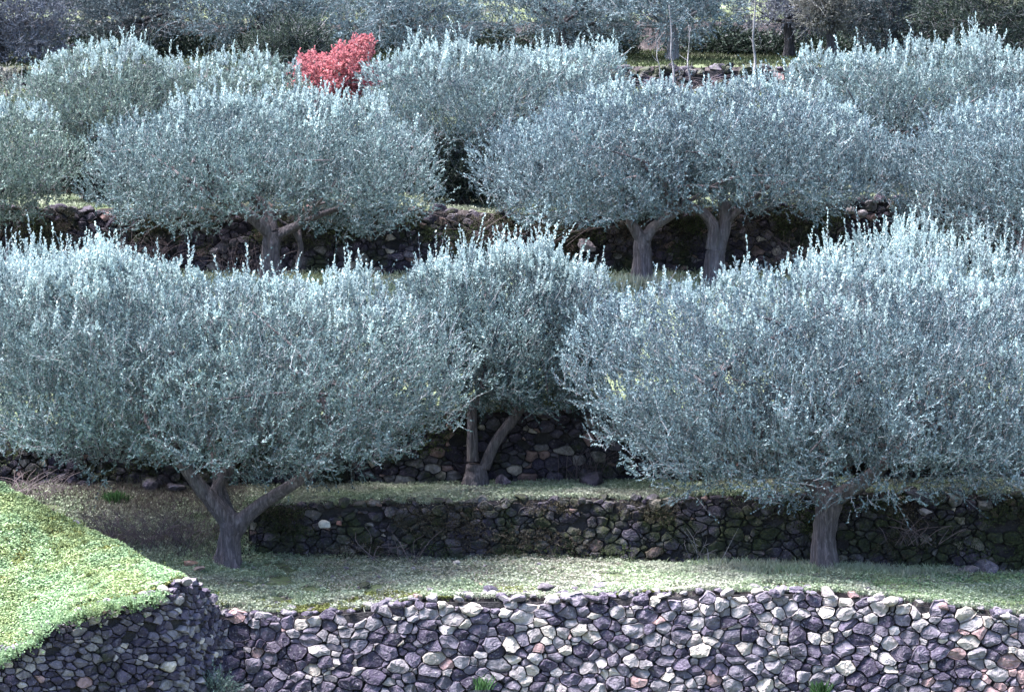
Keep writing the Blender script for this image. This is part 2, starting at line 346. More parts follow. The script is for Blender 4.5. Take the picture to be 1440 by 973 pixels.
def stone_wall(label, path, ztop, zbot, colf, seed, mat, rmin, rmax, relief=.10, gap=.007, batter=.10, cap=.1, capn=6, capcol=None, topragged=.05):
    """path: list of (x, y); ztop(x array)->z or array per path point; stones face -normal side (towards the camera)"""
    rnd = np.random.default_rng(seed); P = np.array(path, float)
    seg = np.hypot(*np.diff(P[:, :2], axis=0).T); S = np.concatenate([[0], np.cumsum(seg)]); L = S[-1]
    px = lambda u: np.interp(u, S, P[:, 0]); py = lambda u: np.interp(u, S, P[:, 1])
    zt = (lambda u: np.interp(u, S, P[:, 2])) if P.shape[1] > 2 else (lambda u: ztop(px(u)))
    def normal(u):
        e = .25; dx = px(u+e)-px(u-e); dy = py(u+e)-py(u-e); l = np.hypot(dx, dy)+1e-9; return dy/l, -dx/l
    def mapf(u, v, h):
        u, v = u + .09*fbm(u*2.3, v*2.3, seed) + .05*fbm(u*6, v*6, seed+5), v + .07*fbm(u*2.6, v*2.6, seed+9)+.03*fbm(u*6, v*6, seed+15)
        nx_, ny_ = normal(u); hh = h + batter*np.maximum(zt(u)-v, -.2)
        return np.stack([px(u)+nx_*hh, py(u)+ny_*hh, v + 0*u], 1)
    an = 1.45; zmax = zt(np.linspace(0, L, 200)).max()+.1
    box = (0, zbot*an, L, (zmax+.05)*an)
    tries = int(L*(box[3]-box[1])/(rmin**2)*1.6)
    pts = np.zeros((0, 2)); rads = np.zeros(0)
    cand = np.stack([rnd.uniform(box[0], box[2], tries), rnd.uniform(box[1], box[3], tries)], 1)
    cr = rmin + (rmax-rmin)*rnd.beta(.7, 2.7, tries)
    order = np.argsort(-cr[:tries]*rnd.uniform(.5, 1.0, tries)); keep = []; cell = {}; cs = rmax*2
    for i in order:
        x, y = cand[i]; kx, ky = int(x/cs), int(y/cs); ok = True
        for ax in (-1, 0, 1):
            for ay in (-1, 0, 1):
                for j in cell.get((kx+ax, ky+ay), ()):
                    if (x-cand[j][0])**2+(y-cand[j][1])**2 < ((cr[i]+cr[j])*.56)**2: ok = False; break
                if not ok: break
            if not ok: break
        if ok: keep.append(i); cell.setdefault((kx, ky), []).append(i)
    pts = cand[keep]; rads = cr[keep]
    cells = power_cells(pts, rads, box)
    root = empty('dry_stone_wall', (float(px(L/2)), float(py(L/2)), zbot))
    G = Geo()
    for p, poly in zip(pts, cells):
        if poly is None or (mat is not STONE and rnd.random() < .07): continue
        u, v = p[0], p[1]/an
        if v > zt(np.array([u]))[0] + rnd.uniform(-topragged, topragged)-.03: continue
        stone_cell(G, poly, an, rnd, mapf, relief, colf(px(u), v, rnd), gap)
    org = np.array(root.location)
    G.build('stonework', mat, root, org, color=True)
    # earth and rubble core behind the stones
    us = np.linspace(0, L, int(L/.25)+2); K = Geo(); rows = []
    vs = [zbot-.3, None]
    nx_, ny_ = normal(us); tp = zt(us)-.05; bt = np.full_like(us, zbot-.3)
    ft = np.stack([px(us)-nx_*.07, py(us)-ny_*.07, tp], 1); fb_h = batter*(tp-bt)-.07
    fb = np.stack([px(us)+nx_*fb_h, py(us)+ny_*fb_h, bt], 1)
    bk = np.stack([px(us)-nx_*.45, py(us)-ny_*.45, tp-.04], 1); bb = np.stack([px(us)-nx_*.45, py(us)-ny_*.45, bt], 1)
    n = len(us); V = np.concatenate([fb, ft, bk, bb]); i = np.arange(n-1); fs = []
    for a in range(4):
        b_ = (a+1) % 4; fs.append(np.stack([a*n+i, a*n+i+1, b_*n+i+1, b_*n+i], 1))
    K.add(V, np.concatenate(fs)); K.build('rubble_core', CORE, root, org)
    if capn:
        C = Geo()
        for k in range(int(L*capn)):
            u = rnd.uniform(0, L); s = cap*rnd.uniform(.5, 1.25); t_ = rnd.uniform(-.06, .38)
            nxx, nyy = normal(np.array([u]))
            c = (float(px(u)-nxx[0]*t_), float(py(u)-nyy[0]*t_), float(zt(np.array([u]))[0]) + s*rnd.uniform(-.25, .2))
            rock(C, c, (s*rnd.uniform(.9, 1.5), s, s*rnd.uniform(.5, .8)), rnd, (capcol or colf)(c[0], c[2], rnd))
        C.build('coping_stones', mat, root, org, color=True)
    root['label'] = label; root['category'] = 'stone wall'; root['group'] = 'dry stone terrace walls'
    return root
PAL = [(.085, .068, .115), (.15, .125, .185), (.24, .21, .27), (.36, .325, .36), (.55, .49, .50), (.78, .68, .62), (.52, .34, .34)]
def pick(rnd, wts, pal=PAL):
    wts = np.array(wts, float); c = np.array(pal[rnd.choice(len(pal), p=wts/wts.sum())]); return c*rnd.uniform(.8, 1.2)
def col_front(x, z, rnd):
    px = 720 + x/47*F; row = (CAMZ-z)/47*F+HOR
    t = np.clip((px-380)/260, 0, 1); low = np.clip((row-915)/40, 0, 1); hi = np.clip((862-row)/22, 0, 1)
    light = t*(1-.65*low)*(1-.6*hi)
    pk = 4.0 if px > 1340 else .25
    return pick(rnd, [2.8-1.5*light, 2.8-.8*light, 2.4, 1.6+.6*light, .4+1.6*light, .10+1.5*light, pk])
def col_left(x, z, rnd): return pick(rnd, [3, 3, 2.6, 1.2, .45, .3, .1])
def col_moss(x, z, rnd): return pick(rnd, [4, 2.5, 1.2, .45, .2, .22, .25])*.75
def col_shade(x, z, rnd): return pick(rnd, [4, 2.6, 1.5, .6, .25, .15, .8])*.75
xw = np.arange(-4.15, 9.3, .3)
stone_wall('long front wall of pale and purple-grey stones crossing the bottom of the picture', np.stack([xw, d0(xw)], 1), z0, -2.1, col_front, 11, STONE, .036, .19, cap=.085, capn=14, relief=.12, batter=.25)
def densify(A, step):
    seg = np.hypot(*np.diff(A[:, :2], axis=0).T); S = np.concatenate([[0], np.cumsum(seg)]); u = np.linspace(0, S[-1], int(S[-1]/step))
    B = np.stack([np.interp(u, S, A[:, k]) for k in range(3)], 1); k = np.array([1, 2, 3, 2, 1])/9.; C_ = B.copy()
    for c in range(3): C_[2:-2, c] = np.convolve(B[:, c], k, 'valid')
    return C_
stone_wall('grey stone wall curving round the corner below the bright grassy mound on the left', densify(LW[1:], .15), None, -2.1, col_left, 12, STONE_L, .05, .13, cap=.075, capn=12, relief=.10)
xw = np.arange(-3.75, 10, .3)
stone_wall('low dark mossy wall behind the trunks of the two nearest olive trees', np.stack([xw, d1(xw)], 1), zt1, -.25, col_moss, 13, STONE_M, .045, .17, cap=.10, capn=7, relief=.13, gap=.008)
xw = np.arange(-9.5, 10, .3)
stone_wall('shaded wall of rough purple stones behind the forked middle olive trunk', np.stack([xw, d2(xw)], 1), zt2, .6, col_shade, 14, STONE_S, .06, .20, cap=.12, capn=4, relief=.15, gap=.008)
xw = np.arange(-13, 14, .35)
stone_wall('dark overgrown wall behind the second row of olive trunks', np.stack([xw, d3(xw)], 1), zt3, 2.5, col_shade, 15, STONE_S, .06, .20, cap=.14, capn=4, relief=.16, gap=.008)
stone_wall('upper wall in deep shade under the third row of olives', np.stack([xw, d4(xw)], 1), lambda x: 4.98+0*x, 3.7, col_shade, 16, STONE_S, .12, .28, cap=.14, capn=3, relief=.16, gap=.008)
stone_wall('highest visible wall below the pale bare saplings', np.stack([xw, d5(xw)], 1), lambda x: 6.38+0*x, 5.7, col_moss, 17, STONE_M, .12, .26, cap=.14, capn=4, relief=.16, gap=.008)

# ------------------------------------------------------------------ trees
def catmull(P, n):
    P = np.asarray(P, float); A = np.concatenate([[2*P[0]-P[1]], P, [2*P[-1]-P[-2]]]); out = []
    for i in range(1, len(A)-2):
        t = np.linspace(0, 1, n, endpoint=False)[:, None]; a, b, c, d = A[i-1], A[i], A[i+1], A[i+2]
        out.append(.5*((2*b)+(c-a)*t+(2*a-5*b+4*c-d)*t**2+(-a+3*b-3*c+d)*t**3))
    out.append(P[-1:]); return np.concatenate(out)
def tube(G, pts, seg=12, n=6, ridges=.08, flare=0, seed=0, mat=0):
    """pts rows x, y, z, radius"""
    C = catmull(pts, n); P = C[:, :3]; R = np.maximum(C[:, 3], .002); T = nrm(np.gradient(P, axis=0))
    ref = np.array([.3, 1, .1]); A = nrm(np.cross(T, ref)); B = np.cross(T, A)
    th = np.arange(seg)/seg*2*np.pi; s = np.arange(len(P))
    tws = .25*s[:, None]/n; th_ = th[None]+tws
    rad = R[:, None]*(1 + (ridges*.8*fbm(th[None]*2+0*s[:, None], s[:, None]*3./n+0*th[None], seed+9) if ridges > .09 else 0) + ridges*(np.sin(3*th_+seed) + .7*np.sin(7*th_+seed*2) + 1.2*vnoise(th[None]*1.5+0*s[:, None], s[:, None]*1.1/n*2+0*th[None], seed)))
    if flare:
        f = np.exp(-s/(n*.7))[:, None]; rad = rad*(1+flare*f*(1+.5*np.sin(5*th+seed)[None]))
    V = P[:, None]+rad[..., None]*(np.cos(th)[None, :, None]*A[:, None]+np.sin(th)[None, :, None]*B[:, None])
    m = len(P); i = np.arange(seg); j = (i+1) % seg
    f = np.concatenate([np.stack([r*seg+i, r*seg+j, (r+1)*seg+j, (r+1)*seg+i], 1) for r in range(m-1)])
    V = V.reshape(-1, 3); n0 = G.n; G.add(V, f, mat)
    G.f.append((np.array([list(range((m-1)*seg, m*seg))], np.int32)+n0, mat))

def leaves_on_shoots(G, rnd, B, D, L, per, ll, lw, mat=0, twig=None, spread=(30, 60), curve=.25, broad=False, tw=.0035):
    n = len(B); per = int(per)
    t = (np.arange(per)+.5)/per; t = np.tile(t, (n, 1)) + rnd.uniform(-.5/per, .5/per, (n, per)); t = np.clip(t, .08, 1)
    sag = nrm(rnd.normal(size=(n, 3))) * curve
    P = B[:, None]+ D[:, None]*(L[:, None]*t)[..., None] + sag[:, None]*((t**2)*L[:, None])[..., None]
    T = nrm(D[:, None] + 2*sag[:, None]*t[..., None])
    R = rnd.normal(size=(n, per, 3)); N = nrm(R - (R*T).sum(-1, keepdims=True)*T)
    ang = np.radians(rnd.uniform(spread[0], spread[1], (n, per)))*(1.1-.5*t)
    A = T*np.cos(ang)[..., None] + N*np.sin(ang)[..., None]
    S = nrm(np.cross(A, T) + .6*rnd.normal(size=A.shape)); S = nrm(S-(S*A).sum(-1, keepdims=True)*A); U = np.cross(A, S)
    l = (ll*rnd.uniform(.65, 1.2, (n, per))*(1.1-.35*t))[..., None]; wd = lw*rnd.uniform(.8, 1.25, (n, per))[..., None]
    a = P; b = P + A*l*.5 + S*wd*.5 + U*wd*.12; c = P + A*l - U*l*.06; d = P + A*l*.5 - S*wd*.5 + U*wd*.12
    V = np.stack([a, b, c, d], 2).reshape(-1, 3); k = n*per
    G.add(V, np.arange(4*k).reshape(-1, 4), mat)
    if twig is not None:
        E0 = B; E1 = B+D*L[:, None]*.5+sag*(.25*L)[:, None]; E2 = B+D*L[:, None]*.97+sag*L[:, None]
        s1 = nrm(np.cross(D, rnd.normal(size=D.shape))); s2 = np.cross(D, s1)
        vs = []
        for E, r in ((E0, tw*1.5), (E1, tw)):
            vs += [E+s1*r, E-s1*r*.5+s2*r*.87, E-s1*r*.5-s2*r*.87]
        vs.append(E2); V = np.stack(vs, 1).reshape(-1, 3); o = (np.arange(n)*7)[:, None]
        F4 = np.concatenate([o+np.array([[a_, (a_+1) % 3, 3+(a_+1) % 3, 3+a_]]) for a_ in range(3)])
        F3 = np.concatenate([o+np.array([[3+a_, 3+(a_+1) % 3, 6]]) for a_ in range(3)])
        n0 = G.n; G.add(V, F4, twig); G.f.append((F3.astype(np.int32)+n0, twig))

def crown_lobes(rnd, top, bot, dc, depth, lob, base):
    """heap of overlapping foliage clumps that follows the crown's height and underside"""
    tp = np.array(top, float); bt = np.array(bot, float)
    x0, x1 = tp[0, 0], tp[-1, 0]; X0, X1 = X(x0, dc), X(x1, dc); cx, hw = (X0+X1)/2, (X1-X0)/2
    lobes = []; st = lob*1.0
    for x in np.arange(X0+lob*.5, X1-lob*.3, st):
        for y in np.arange(-depth, depth+.01, st):
            xx = x+rnd.uniform(-.3, .3)*lob; yy = y+rnd.uniform(-.3, .3)*lob
            rr = ((xx-cx)/hw)**2+(yy/depth)**2
            if rr > 1.0: continue
            pxx = 720+xx/dc*F
            zt = zy(np.interp(pxx, tp[:, 0], tp[:, 1]), dc); zb = zy(np.interp(pxx, bt[:, 0], bt[:, 1]), dc)
            fall = 1-np.sqrt(max(0, 1-(yy/depth)**2*.92)); hgt = zt-zb
            zt2_ = zt-hgt*(.72 if yy < 0 else .5)*fall; zb2_ = zb + hgt*(.32 if yy < 0 else .1)*fall
            z = zt2_-lob*.62
            while z > zb2_+lob*.30 or z > zt2_-lob*.63:
                lobes.append((xx+rnd.uniform(-.15, .15)*lob, dc+yy, z+rnd.uniform(-.22, .22)*lob, lob*rnd.uniform(.48, 1.12), lob*rnd.uniform(.5, 1.0), lob*rnd.uniform(.42, .84)))
                z -= st*.85
    return np.array(lobes)
def crown(rnd, lobes, nshoot, slen, per, ll, lw, up=.55, spikes=60, spikelen=.6, twig=1, tw=.0035, inner=.18, curve=.25, spread=(30, 60), mats=None):
    G = Geo(); n = nshoot*4
    vol = (lobes[:, 3]*lobes[:, 4])**.9; k = rnd.choice(len(lobes), n, p=vol/vol.sum())
    u = nrm(rnd.normal(size=(n, 3))); r = 1-rnd.uniform(0, .30, n)
    P = lobes[k, :3]+u*r[:, None]*lobes[k, 3:6]
    # how deep is the point inside the other clumps
    m = np.full(n, 9.)
    for Lb in lobes: 
        q_ = (((P-Lb[:3])/Lb[3:6])**2).sum(1)**.5; q_ = np.where(np.abs(q_ - r) < 1e-9, 9, q_); m = np.minimum(m, q_)
    keep = (m > .80) | (rnd.random(n) < inner)
    i = np.where(keep)[0][:nshoot]; P, u, k = P[i], u[i], k[i]
    ctr = (lobes[:, :3].min(0)+lobes[:, :3].max(0))/2; ctr[2] = lobes[:, 2].min()
    ov = nrm(P-ctr); low = np.clip((.35-ov[:, 2])/.6, 0, 1)
    D = nrm(u*.40 + ov*.30 + np.array([0, 0, 1])*(up*(1-low)+.0*low)[:, None] + .42*rnd.normal(size=P.shape))
    L = slen*rnd.uniform(.6, 1.25, len(P))*np.where(rnd.random(len(P)) < .09, rnd.uniform(1.5, 2.3, len(P)), 1); P = P + D*(L-slen*1.2).clip(0)[:, None]*.55
    leaves_on_shoots(G, rnd, P-D*(L*.4)[:, None], D, L, per, ll, lw, 0, twig, spread, curve, tw=tw)
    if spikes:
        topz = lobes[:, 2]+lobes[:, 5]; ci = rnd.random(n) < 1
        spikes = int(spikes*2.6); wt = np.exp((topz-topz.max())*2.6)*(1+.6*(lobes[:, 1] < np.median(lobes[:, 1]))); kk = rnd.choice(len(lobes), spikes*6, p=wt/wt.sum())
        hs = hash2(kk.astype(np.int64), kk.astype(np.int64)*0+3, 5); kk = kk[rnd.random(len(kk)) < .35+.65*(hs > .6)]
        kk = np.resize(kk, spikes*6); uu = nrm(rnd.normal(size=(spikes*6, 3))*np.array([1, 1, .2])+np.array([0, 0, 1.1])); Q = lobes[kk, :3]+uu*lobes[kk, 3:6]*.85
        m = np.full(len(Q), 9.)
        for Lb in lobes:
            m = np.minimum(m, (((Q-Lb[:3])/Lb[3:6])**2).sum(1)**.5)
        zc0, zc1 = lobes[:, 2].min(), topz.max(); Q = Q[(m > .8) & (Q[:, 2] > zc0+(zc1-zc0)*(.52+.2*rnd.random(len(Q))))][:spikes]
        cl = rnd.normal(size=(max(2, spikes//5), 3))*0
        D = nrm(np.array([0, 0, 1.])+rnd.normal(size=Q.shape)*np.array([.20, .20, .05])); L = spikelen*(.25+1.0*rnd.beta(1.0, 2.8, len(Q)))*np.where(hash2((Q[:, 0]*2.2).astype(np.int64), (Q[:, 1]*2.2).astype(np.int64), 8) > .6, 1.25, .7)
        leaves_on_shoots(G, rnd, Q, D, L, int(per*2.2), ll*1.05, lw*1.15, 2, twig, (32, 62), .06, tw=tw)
    return G
def tree(label, base, dcrown, depth, top, bot, limbs, n, seed, name='olive_tree', cat='olive tree', group=None, leaf=OLIVE, bark=BARK, lob=.62, slen=.24,
         per=13, ll=.054, lw=.023, up=.85, spikes=60, spikelen=.6, boughs=16, trunk=None, tw=.0035, inner=.45, curve=.25, spread=(30, 60), twigm=TWIG, flare=.35, tk=1.0):
    """base=(px, row, d); trunk and limbs are lists of (px, row, d offset, radius in m)"""
    rnd = np.random.default_rng(seed)
    bx, by, bd = base; B = at(bx, by, bd); B[2] = min(B[2], gz(B[0], bd)+.04) if abs(B[2]-gz(B[0], bd)) < .5 else gz(B[0], bd)
    root = empty(name, B); lobes = crown_lobes(rnd, top, bot, dcrown, depth, lob, B)
    tr = [np.array([*at(a, b_, bd+o), r]) for a, b_, o, r in trunk] if trunk else \
         [np.array([*B, .13]), np.array([B[0]+.05, B[1], B[2]+.5, .11]), np.array([B[0], dcrown, max(B[2]+1.0, lobes[:, 2].min()), .09])]
    for q_ in tr: q_[3] *= tk
    tr[0][:3] = B - np.array([0, 0, .08]); G = Geo(); tube(G, tr, 30, 12, .13, flare, seed)
    trk = G.build('trunk', bark, root, B, smooth=True)
    ends = []
    for li, lm in enumerate(limbs):
        pts = [np.array([*at(a, b_, bd+o), r]) for a, b_, o, r in lm]
        G = Geo(); tube(G, pts, 16, 9, .10, 0, seed+li)
        # limbs fork into finer boughs inside the crown
        e = pts[-1]; ends.append(e)
        near = lobes[np.argsort(((lobes[:, :3]-e[:3])**2).sum(1))]
        for q_ in rnd.choice(len(near)*2//3+1, min(len(near)//2, max(3, boughs//max(1, len(limbs)))), replace=False):
            t = near[q_]; mid = (e[:3]*.5+t[:3]*.5)+rnd.normal(size=3)*.12; s = pts[-2] if rnd.random() < .4 else e
            tube(G, [np.array([*s[:3], s[3]*.7]), np.array([*mid, e[3]*.5+.006]), np.array([*t[:3], .008])], 7, 5, .04, 0, seed+q_)
        G.build('limb', bark, trk, B, smooth=True)
    if not limbs:
        G = Geo(); e = tr[-1]
        for q_ in rnd.choice(len(lobes), min(len(lobes), boughs), replace=False):
            t = lobes[q_]; mid = e[:3]*.45+t[:3]*.55-np.array([0, 0, .1])+rnd.normal(size=3)*.1
            tube(G, [np.array([*e[:3], .06]), np.array([*mid, .03]), np.array([*t[:3], .008])], 6, 4, .04, 0, seed+q_)
        G.build('limb', bark, trk, B, smooth=True)
    G = crown(rnd, lobes, n//per, slen, per, ll, lw, up, spikes, spikelen, 1, tw, inner, curve, spread)
    G.build('crown', [leaf, twigm, TOPLIT if leaf in (OLIVE, OLIVE_B, OLIVE_G) else leaf], root, B)  # upper shoots take the leaf colour with top light painted in
    tag(root, label, cat, group); return root
ROW = 'olive trees on the terraces'
# nearest row
tree('large near olive on the left with wide crown and three thick forking limbs', (316, 797, 49.5), 49.9, 2.5,
     [(-70, 440), (-20, 395), (50, 378), (130, 368), (250, 392), (400, 398), (540, 402), (595, 430), (635, 480), (660, 535)],
     [(-70, 560), (0, 632), (230, 650), (330, 655), (430, 668), (560, 655), (620, 610), (668, 560)],
     [[(322, 742, 0, .13), (292, 705, -.1, .11), (262, 668, -.2, .09), (235, 630, -.3, .06), (200, 590, -.5, .045)],
      [(325, 740, 0, .12), (300, 700, .1, .10), (318, 660, .2, .075), (345, 620, .3, .06), (370, 560, .5, .045)],
      [(318, 730, .1, .11), (305, 690, .3, .08), (300, 650, .5, .07), (285, 600, .8, .045)],
      [(322, 748, 0, .13), (355, 718, 0, .10), (395, 692, -.2, .08), (425, 672, -.4, .07), (470, 625, -.7, .05), (520, 560, -.8, .035)]],
     230000, 1, tk=.9, group=ROW, spikes=330, spikelen=.5, trunk=[(316, 797, 0, .19), (317, 775, 0, .165), (320, 755, 0, .17), (322, 742, 0, .19), (318, 728, 0, .14)], boughs=24, lob=.6)
tree('large near olive on the right with one straight pale trunk', (1164, 797, 49.5), 49.9, 2.5,
     [(808, 520), (830, 450), (880, 412), (960, 400), (1060, 395), (1180, 375), (1290, 385), (1400, 395), (1500, 410), (1560, 450), (1600, 530)],
     [(808, 545), (840, 625), (890, 660), (1000, 685), (1100, 690), (1200, 690), (1300, 685), (1440, 680), (1540, 630), (1600, 560)],
     [[(1165, 708, 0, .15), (1140, 680, 0, .12), (1100, 640, -.3, .08), (1050, 590, -.5, .06), (990, 540, -.6, .04)],
      [(1170, 706, 0, .14), (1165, 670, .2, .11), (1170, 610, .3, .08), (1190, 540, .4, .05)],
      [(1168, 710, 0, .14), (1195, 692, -.1, .12), (1228, 672, -.2, .10), (1270, 635, -.4, .07), (1340, 590, -.6, .05)]],
     250000, 2, tk=.9, group=ROW, spikes=240, spikelen=.45, leaf=OLIVE_B, trunk=[(1164, 797, 0, .19), (1162, 770, 0, .165), (1164, 740, 0, .16), (1168, 715, 0, .19), (1172, 700, 0, .17)], boughs=24, lob=.6)
tree('slender olive between the two near ones with a dark upright and a leaning pale stem', (667, 682, 51.7), 52.2, 1.5,
     [(550, 460), (590, 395), (640, 362), (700, 350), (760, 356), (810, 376), (855, 420), (885, 480)],
     [(560, 520), (620, 560), (690, 578), (760, 572), (830, 562), (880, 520)],
     [[(664, 650, 0, .09), (663, 610, 0, .075), (664, 575, .1, .065), (678, 545, .2, .055), (690, 500, .3, .04)],
      [(680, 660, 0, .085), (698, 620, 0, .075), (722, 590, .1, .07), (740, 560, .2, .055), (752, 525, .3, .045), (770, 470, .4, .03)]],
     120000, 3, group=ROW, spikes=130, spikelen=.6, trunk=[(667, 682, 0, .17), (667, 670, 0, .15), (668, 655, 0, .13)], lob=.5, boughs=12, leaf=OLIVE, inner=.25)
tree('olive behind the right near crown with tall silvery shoots standing above it', (1300, 480, 56.5), 57, 1.9,
     [(1110, 430), (1150, 375), (1200, 350), (1290, 330), (1350, 360), (1440, 355), (1520, 390), (1560, 440)], [(1110, 450), (1200, 500), (1440, 500), (1560, 460)], [], 60000, 4, group=ROW, spikes=110, spikelen=.7, lob=.55)
tree('olive behind the left near crown with silvery shoots topping it at the picture edge', (60, 490, 56.5), 57, 1.9,
     [(-130, 420), (-60, 380), (40, 362), (120, 355), (200, 388), (280, 420)], [(-130, 450), (0, 500), (200, 500), (280, 450)], [], 52000, 5, group=ROW, spikes=90, spikelen=.6, lob=.55)
# second row
tree('wide second row olive with forking trunk left of centre, below the red tree', (383, 384, 65.5), 66, 2.9,
     [(125, 235), (145, 195), (210, 160), (300, 140), (400, 135), (490, 140), (555, 160), (600, 200), (625, 245)],
     [(125, 255), (180, 305), (250, 322), (330, 295), (430, 305), (520, 325), (590, 290), (625, 255)],
     [[(380, 325, 0, .13), (355, 305, -.1, .11), (325, 285, -.2, .09), (295, 275, -.4, .06), (260, 250, -.5, .045)],
      [(382, 325, 0, .13), (375, 295, .1, .11), (350, 270, .1, .08), (322, 245, .2, .05)],
      [(388, 330, 0, .10), (410, 320, 0, .08), (440, 305, -.2, .06), (480, 290, -.4, .045)],
      [(418, 375, .3, .06), (422, 345, .3, .05), (410, 320, .2, .04)]],
     130000, 6, tk=.8, group=ROW, spikes=110, spikelen=.5, lob=.62, ll=.060, lw=.026, trunk=[(383, 384, 0, .20), (381, 360, 0, .19), (382, 340, 0, .20), (383, 325, 0, .18)])
tree('second row olive with short ribbed trunk, left one of the touching pair', (905, 382, 65.4), 66.2, 2.6,
     [(675, 240), (695, 200), (750, 165), (830, 130), (900, 118), (960, 130), (1000, 150)], [(675, 255), (710, 290), (770, 315), (850, 318), (920, 298), (1000, 285)],
     [[(903, 335, 0, .12), (890, 315, 0, .09), (882, 295, 0, .06), (860, 260, -.2, .05)], [(908, 335, 0, .12), (920, 318, 0, .09), (945, 302, -.1, .07), (965, 280, -.2, .05)]],
     95000, 7, tk=.8, group=ROW, spikes=60, spikelen=.4, lob=.6, ll=.060, lw=.026, leaf=OLIVE_B, trunk=[(905, 382, 0, .22), (905, 362, 0, .19), (903, 345, 0, .19), (905, 332, 0, .17)])
tree('second row olive with tall twin-stemmed trunk, right one of the touching pair', (1006, 380, 65.6), 66.2, 2.7,
     [(900, 160), (960, 135), (1050, 118), (1140, 128), (1215, 160), (1255, 210), (1265, 240)], [(900, 292), (1000, 285), (1100, 305), (1190, 300), (1240, 270), (1265, 250)],
     [[(1002, 350, 0, .12), (1004, 320, 0, .11), (990, 300, 0, .09), (965, 285, -.2, .06), (945, 262, -.3, .045)], [(1012, 350, .1, .12), (1020, 310, .1, .11), (1016, 280, .1, .10), (1010, 240, .2, .06)], [(1022, 310, .1, .07), (1045, 290, 0, .05), (1080, 262, -.2, .04)]],
     100000, 8, tk=.8, group=ROW, spikes=60, spikelen=.4, lob=.6, ll=.060, lw=.026, leaf=OLIVE_B, trunk=[(1006, 380, 0, .24), (1006, 365, 0, .20), (1008, 350, 0, .19)])
tree('second row olive cut off by the right edge of the picture', (1440, 385, 65.3), 66, 2.7,
     [(1262, 240), (1285, 195), (1330, 158), (1400, 130), (1480, 120), (1580, 150), (1640, 220)], [(1262, 270), (1300, 325), (1360, 340), (1440, 340), (1560, 320), (1640, 260)], [], 100000, 9, group=ROW, spikes=60, spikelen=.4, lob=.6, ll=.060, lw=.026, leaf=OLIVE_B)
tree('second row olive with yellowish tips, cut off by the left edge', (-40, 370, 65.6), 66, 2.5,
     [(-200, 220), (-140, 170), (-60, 142), (0, 138), (55, 155), (95, 190), (112, 225)], [(-200, 260), (-60, 310), (20, 305), (80, 275), (112, 240)], [], 60000, 10, group=ROW, spikes=60, spikelen=.35, lob=.6, ll=.060, lw=.026, leaf=OLIVE_G)
# third row
tree('third row olive rising behind the dark gap on the upper left', (125, 284, 69.8), 70.2, 2.0,
     [(22, 115), (50, 85), (120, 68), (200, 68), (250, 90), (275, 120)], [(22, 140), (60, 200), (105, 222), (160, 222), (220, 220), (275, 160)], [], 52000, 20, group=ROW, spikes=80, spikelen=.45, lob=.55, ll=.066, lw=.021, leaf=OLIVE_G)
tree('third row olive left of the red tree', (330, 284, 70), 70.6, 2.0,
     [(225, 120), (250, 90), (310, 78), (370, 78), (405, 100), (422, 130)], [(225, 200), (300, 230), (380, 220), (422, 160)], [], 42000, 21, group=ROW, spikes=70, spikelen=.4, lob=.55, ll=.066, lw=.021, leaf=OLIVE_G)
tree('third row olive right of the red tree above the central dark gap', (645, 284, 69.8), 70.3, 2.4,
     [(518, 130), (540, 90), (600, 68), (700, 72), (790, 65), (845, 65), (870, 95), (890, 130)], [(518, 150), (560, 205), (610, 226), (690, 226), (760, 215), (890, 170)], [], 84000, 22, group=ROW, spikes=130, spikelen=.5, lob=.55, ll=.066, lw=.021, leaf=OLIVE)
tree('third row olive with very bright silvery shoots on the upper right', (1240, 275, 69.8), 70.2, 2.2,
     [(1090, 140), (1115, 95), (1160, 72), (1240, 78), (1300, 68), (1380, 62), (1450, 80), (1510, 120)], [(1090, 150), (1150, 190), (1230, 225), (1330, 215), (1510, 170)], [], 76000, 23, group=ROW, spikes=100, spikelen=.5, lob=.55, ll=.07, lw=.023, leaf=OLIVE)
BG = 'trees along the top of the picture'
def far(label, px0, px1, topr, botr, d, leaf, seed, n=44000, name='background_tree', cat='tree', bark=BARK_D, **k):
    c = (px0+px1)/2; w_ = px1-px0; kw = dict(lob=.62, ll=.075, lw=.025, spikes=14, spikelen=.3, up=.3, boughs=10, slen=.32, per=14); kw.update(k)
    tp = [(px0, botr-(botr-topr)*.45), (px0+w_*.12, topr+(botr-topr)*.22), (px0+w_*.32, topr+6), (c, topr), (px1-w_*.3, topr+8), (px1-w_*.1, topr+(botr-topr)*.25), (px1, botr-(botr-topr)*.4)]
    bt = [(px0, botr-30), (px0+w_*.2, botr), (px1-w_*.2, botr), (px1, botr-30)]
    return tree(label, (c, 95 if d > 74 else 280, d), d, w_/2/F*d*.9, tp, bt, [], n, seed, name=name, cat=cat, group=BG, leaf=leaf, bark=bark, **kw)
